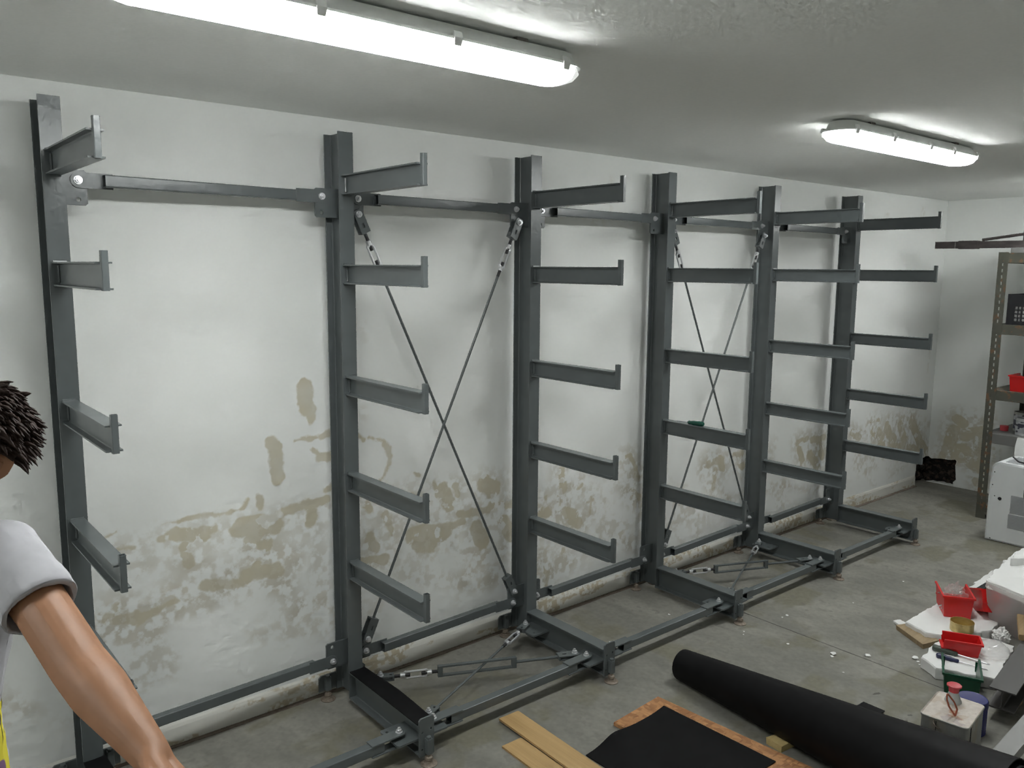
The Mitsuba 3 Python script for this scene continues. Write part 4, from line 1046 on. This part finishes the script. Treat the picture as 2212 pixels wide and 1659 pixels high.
# joints of the skin: neck, head, both arms
SHR, SHL = V3(-.393, -1.570, 1.420), V3(-.650, -1.340, 1.440)
ELR, WRR = V3(-.327, -1.810, 1.273), V3(-.275, -2.026, 1.193)
ELL, WRL = V3(-.800, -1.320, 1.165), V3(-.850, -1.480, .960)
def hand(w, d, palm_n, s, r=.0085):
    """palm and five bent fingers; d: wrist to knuckles, palm_n: out of the palm, s: the thumb side"""
    d = d / np.linalg.norm(d); palm_n = palm_n - d * (palm_n @ d); palm_n /= np.linalg.norm(palm_n)
    s = s - d * (s @ d) - palm_n * (s @ palm_n); s /= np.linalg.norm(s)
    J, B = {}, []
    J["w0"] = (w + s * .014, .019); J["w1"] = (w - s * .014, .018)
    kn = [(.030, .084, .78), (.010, .090, .88), (-.011, .086, .82), (-.030, .078, .64)]
    for k, (o, l, q) in enumerate(kn):
        J[f"k{k}"] = (w + d * l + s * o, .0115)
        B += [("w0" if k < 2 else "w1", f"k{k}")]
        if k:
            B += [(f"k{k-1}", f"k{k}")]
        p = J[f"k{k}"][0]; ang = 14
        for i, (ln, rr) in enumerate(((.044, .0092), (.027, .0084), (.021, .0076))):
            a = math.radians(ang); ang += 20 + 3 * k
            p = p + (d * math.cos(a) + palm_n * math.sin(a) + s * (.06 * (1.5 - k))) * ln * q * 1.12
            J[f"f{k}{i}"] = (p, rr)
            B += [(f"k{k}" if i == 0 else f"f{k}{i-1}", f"f{k}{i}")]
    B += [("w0", "w1")]
    p = w + d * .026 + s * .026 + palm_n * .006
    J["t0"] = (p, .0135); B += [("w0", "t0")]
    for i, (v, ln, rr) in enumerate(((d * .66 + s * .62 + palm_n * .35, .038, .0112), (d * .86 + s * .34 + palm_n * .32, .030, .0098), (d * .95 + s * .15 + palm_n * .32, .023, .0085))):
        p = p + v / np.linalg.norm(v) * ln
        J[f"t{i+1}"] = (p, rr); B += [(f"t{i}", f"t{i+1}")]
    return J, B
def arm(sh, el, wr, hd, pn, sd):
    J = {"sh": (sh, .050), "um": (sh * .45 + el * .55 + V3(0, 0, .004), .0455), "el": (el, .0455), "fm": (el * .72 + wr * .28, .0465), "f2": (el * .38 + wr * .62, .0375), "wr": (wr, .0280)}
    B = [("sh", "um"), ("um", "el"), ("el", "fm"), ("fm", "f2"), ("f2", "wr")]
    hj, hb = hand(wr + (wr - el) / np.linalg.norm(wr - el) * .012, hd, pn, sd)
    J.update(hj); B += hb + [("wr", "w0"), ("wr", "w1")]
    return J, B
def m3_bones(J, B):
    m_ = m3.Manifold()
    sph = trimesh.creation.icosphere(subdivisions=2, radius=1.0).vertices
    for a, b in B:
        m_ = m_ + m3.Manifold.hull_points(np.vstack([np.asarray(J[k][0]) + sph * J[k][1] for k in (a, b)]))
    return m_
dR = V3(.05, -.20, -.060)
arms = [m3_bones(*arm(SHR, ELR, WRR, dR, V3(-.55, -.25, -.8), V3(-.75, -.1, .6))), m3_bones(*arm(SHL, ELL, WRL, V3(-.05, -.15, -.20), V3(.6, .3, 0), V3(.2, -.7, .4)))]
# head and neck with a face
def ell(c, rr, fr, ur):
    s = trimesh.creation.icosphere(subdivisions=3, radius=1.0).vertices
    return m3.Manifold.hull_points(np.asarray(c) + s[:, :1] * RIGHT * rr + s[:, 1:2] * FACE * fr + s[:, 2:] * UPH * ur)
sph2 = trimesh.creation.icosphere(subdivisions=2, radius=1.0).vertices
def hs(*items):
    return m3.Manifold.hull_points(np.vstack([np.asarray(p) + sph2 * r for p, r in items]))
head = ell(hp(0, -.008, .020), .074, .092, .090)
head += hs((hp(0, .035, -.055), .042), (hp(0, .052, -.092), .020), (hp(.028, .030, -.075), .022), (hp(-.028, .030, -.075), .022), (hp(0, -.01, -.03), .060))
head += hs((hp(0, .086, .012), .010), (hp(0, .108, -.030), .011)) + hs((hp(0, .100, -.034), .011), (hp(.013, .090, -.036), .008), (hp(-.013, .090, -.036), .008))
head += hs((hp(.018, .078, -.060), .007), (hp(-.018, .078, -.060), .007), (hp(0, .085, -.057), .008)) + hs((hp(.016, .078, -.069), .006), (hp(-.016, .078, -.069), .006), (hp(0, .083, -.071), .0075))
head += hs((hp(.022, .078, .026), .010), (hp(.050, .066, .022), .009)) + hs((hp(-.022, .078, .026), .010), (hp(-.050, .066, .022), .009))
for s in (-1, 1):
    e = hs((hp(s * .078, -.012, .018), .010), (hp(s * .086, -.022, .012), .008), (hp(s * .085, -.020, -.008), .008), (hp(s * .079, -.010, -.022), .007))
    e += hs((hp(s * .080, -.004, .010), .006), (hp(s * .079, -.008, -.020), .006))
    head += e
NB = V3(-.492, -1.460, 1.445)
head += hs((hp(0, -.028, -.050), .054), (NB, .060)) + hs((NB, .062), (SHR + V3(-.03, 0, .01), .045)) + hs((NB, .062), (SHL + V3(.03, 0, .01), .045))
SP = V3(-.552, -1.444, 1.12)
PV = V3(-.562, -1.472, .890)
CH = V3(-.538, -1.435, 1.300)
AX = (SHR - SHL) / np.linalg.norm(SHR - SHL)
core = hs((NB - V3(0, 0, .06), .07), (CH + AX * .08, .09), (CH - AX * .08, .09), (SHR - AX * .05, .05), (SHL + AX * .05, .05)) + hs((CH + AX * .07, .09), (CH - AX * .07, .09), (SP + AX * .05, .085), (SP - AX * .05, .085)) + hs((SP + AX * .05, .085), (SP - AX * .05, .085), (PV + AX * .06, .09), (PV - AX * .06, .09))
legs = m3.Manifold(); pants = m3.Manifold(); FEET = []
HXR, HXL = PV + AX * .085 - V3(0, 0, .03), PV - AX * .085 - V3(0, 0, .03)
for hx_, kn_, an_ in ((HXR, V3(-.545, -1.56, .48), V3(-.515, -1.50, .085)), (HXL, V3(-.70, -1.42, .48), V3(-.67, -1.30, .085))):
    legs += hs((hx_, .078), (hx_ * .5 + kn_ * .5, .068)) + hs((hx_ * .5 + kn_ * .5, .068), (kn_, .052)) + hs((kn_, .052), (kn_ * .65 + an_ * .35, .052)) + hs((kn_ * .65 + an_ * .35, .052), (an_, .036))
    pants += hs((hx_, .098), (kn_, .078)) + hs((kn_, .078), (an_ + V3(0, 0, .02), .066))
    FEET.append(an_)
body = (head + core + legs + arms[0] + arms[1]).refine_to_length(.0105)
me = body.to_mesh()
bt = trimesh.Trimesh(me.vert_properties[:, :3], me.tri_verts, process=True)
trimesh.smoothing.filter_taubin(bt, lamb=.5, nu=.52, iterations=7)
obj("body", bt, "m_skin", PS, True)
for s in (-1, 1):
    obj("eye", ball(hp(s * .032, .066, .004), .0125), "m_eye", PS, True)
# t-shirt: torso and two short sleeves, ending at neck, cuffs and hem
g = .020
shirt = hs((NB - V3(0, 0, .045), .082), (CH + AX * .085, .105), (CH - AX * .085, .105), (SHR - AX * .02, .058), (SHL + AX * .02, .058))
shirt += hs((CH + AX * .08, .105), (CH - AX * .08, .105), (SP + AX * .055, .103), (SP - AX * .055, .103)) + hs((SP + AX * .055, .103), (SP - AX * .055, .103), (PV + AX * .07 - V3(0, 0, .02), .108), (PV - AX * .07 - V3(0, 0, .02), .108))
for sh_, el_ in ((SHR, ELR), (SHL, ELL)):
    d_ = (el_ - sh_)
    sl = hs((sh_ + V3(0, 0, .004), .060), (sh_ + d_ * .30, .063), (sh_ + d_ * .80, .070))
    dd = d_ / np.linalg.norm(d_)
    sl = sl.trim_by_plane((-dd).tolist(), float(-dd @ (sh_ + d_ * .50)))
    cutm = hs((sh_ + d_ * .38, .052), (sh_ + d_ * .9, .062))
    shirt = shirt + (sl - cutm)
shirt = shirt.trim_by_plane([0, 0, 1.0], .80)
tn = UPH * .6 + V3(-.05, .0, .6); tn /= np.linalg.norm(tn)
neckcut = hs((NB + V3(.0, .0, .03), .066), (hp(0, -.02, -.08), .075))
shirt = (shirt - neckcut).refine_to_length(.013)
me = shirt.to_mesh()
st = trimesh.Trimesh(me.vert_properties[:, :3], me.tri_verts, process=True)
trimesh.smoothing.filter_taubin(st, lamb=.5, nu=.52, iterations=4)
n_ = st.vertex_normals
st.vertices += n_ * ((meshkit.fbm(st.vertices * [16, 16, 9], 3) - .5) * .016)[:, None]
obj("shirt", st, "m_shirt", PS, True, "light grey short sleeved t-shirt")
# printed motif on the chest: a thin patch following the cloth
back = V3(-.2, -1.0, 0)
sel = (st.triangles_center - V3(-.50, -1.545, 1.045))
ok = (np.abs(sel[:, 2]) < .065) & (sel @ AX < .16) & (sel @ AX > -.08) & ((st.face_normals @ back) > .1)
if ok.sum() > 4:
    pm = st.submesh([np.nonzero(ok)[0]], append=True)
    pm.vertices = pm.vertices + pm.vertex_normals * .0015
    obj("print", pm, "m_print", PS, True, "yellow and purple print")
pants = (pants + hs((PV + AX * .075, .112), (PV - AX * .075, .112), (HXR, .10), (HXL, .10))).refine_to_length(.02)
me = pants.to_mesh()
pt = trimesh.Trimesh(me.vert_properties[:, :3], me.tri_verts, process=True)
trimesh.smoothing.filter_taubin(pt, lamb=.5, nu=.52, iterations=5)
obj("trousers", pt, "m_jeans", PS, True)
fd = V3(-.3, -.95, 0); fd /= np.linalg.norm(fd)
for an_ in FEET:
    a0 = V3(an_[0], an_[1], 0)
    sh_ = hs((a0 + V3(0, 0, .045) - fd * .035, .044), (a0 + V3(0, 0, .036) + fd * .16, .034), (a0 + V3(0, 0, .085), .045)) + hs((a0 + V3(0, 0, .032) - fd * .04, .031), (a0 + V3(0, 0, .030) + fd * .17, .029))
    sh_ = sh_.trim_by_plane([0, 0, 1.0], .001).refine_to_length(.015)
    me = sh_.to_mesh()
    obj("shoe", trimesh.Trimesh(me.vert_properties[:, :3], me.tri_verts, process=True), "m_shoe", PS, 40)
# short dark hair: a cap over the skull and many loose locks
cap_ = ell(hp(0, -.016, .026), .084, .094, .094) - m3.Manifold.hull_points(np.array([hp(a, b, c) for a in (-.2, .2) for b in (.045, .3) for c in (-.3, .070)])) - m3.Manifold.hull_points(np.array([hp(a, b, c) for a in (-.2, .2) for b in (-.2, .2) for c in (-.3, -.045)])) 
for s in (-1, 1):
    cap_ -= m3.Manifold.hull_points(np.array([hp(s * a, b, c) for a in (.066, .2) for b in (-.045, .02) for c in (-.3, .030)]))
cap_ = cap_.refine_to_length(.012)
me = cap_.to_mesh()
hm = trimesh.Trimesh(me.vert_properties[:, :3], me.tri_verts, process=True)
hr = np.random.default_rng(12)
locks = []
for k in range(760):
    while True:
        q = hr.normal(0, 1, 3); q /= np.linalg.norm(q)
        if q[2] > -.25 and not (q[1] > .45 and q[2] < .52) and not (abs(q[0]) > .75 and q[2] < .05):
            break
    root = HEADC + RIGHT * q[0] * .082 + FACE * (q[1] * .092 - .016) + UPH * (q[2] * .092 + .026)
    nrm = RIGHT * q[0] + FACE * q[1] + UPH * q[2]
    L_ = hr.uniform(.024, .048)
    fl_ = nrm * .50 - RIGHT * .52 + FACE * hr.normal(.12, .22) + UPH * (hr.normal(.05, .22)) + RIGHT * hr.normal(0, .2) - V3(0, 0, .18)
    fl_ /= np.linalg.norm(fl_)
    p_ = [root - nrm * .012, root + fl_ * L_ * .5 + nrm * .003, root + fl_ * L_ - V3(0, 0, .006)]
    locks.append(tube_path(np.array([p_[0], (p_[0] + p_[1]) / 2, p_[1], (p_[1] + p_[2]) / 2 + nrm * .001, p_[2]]), [.0048, .0050, .0044, .0030, .0006], 5))
obj("hair", cat(hm, *locks), "m_hair", PS, True, "short dark brown hair")
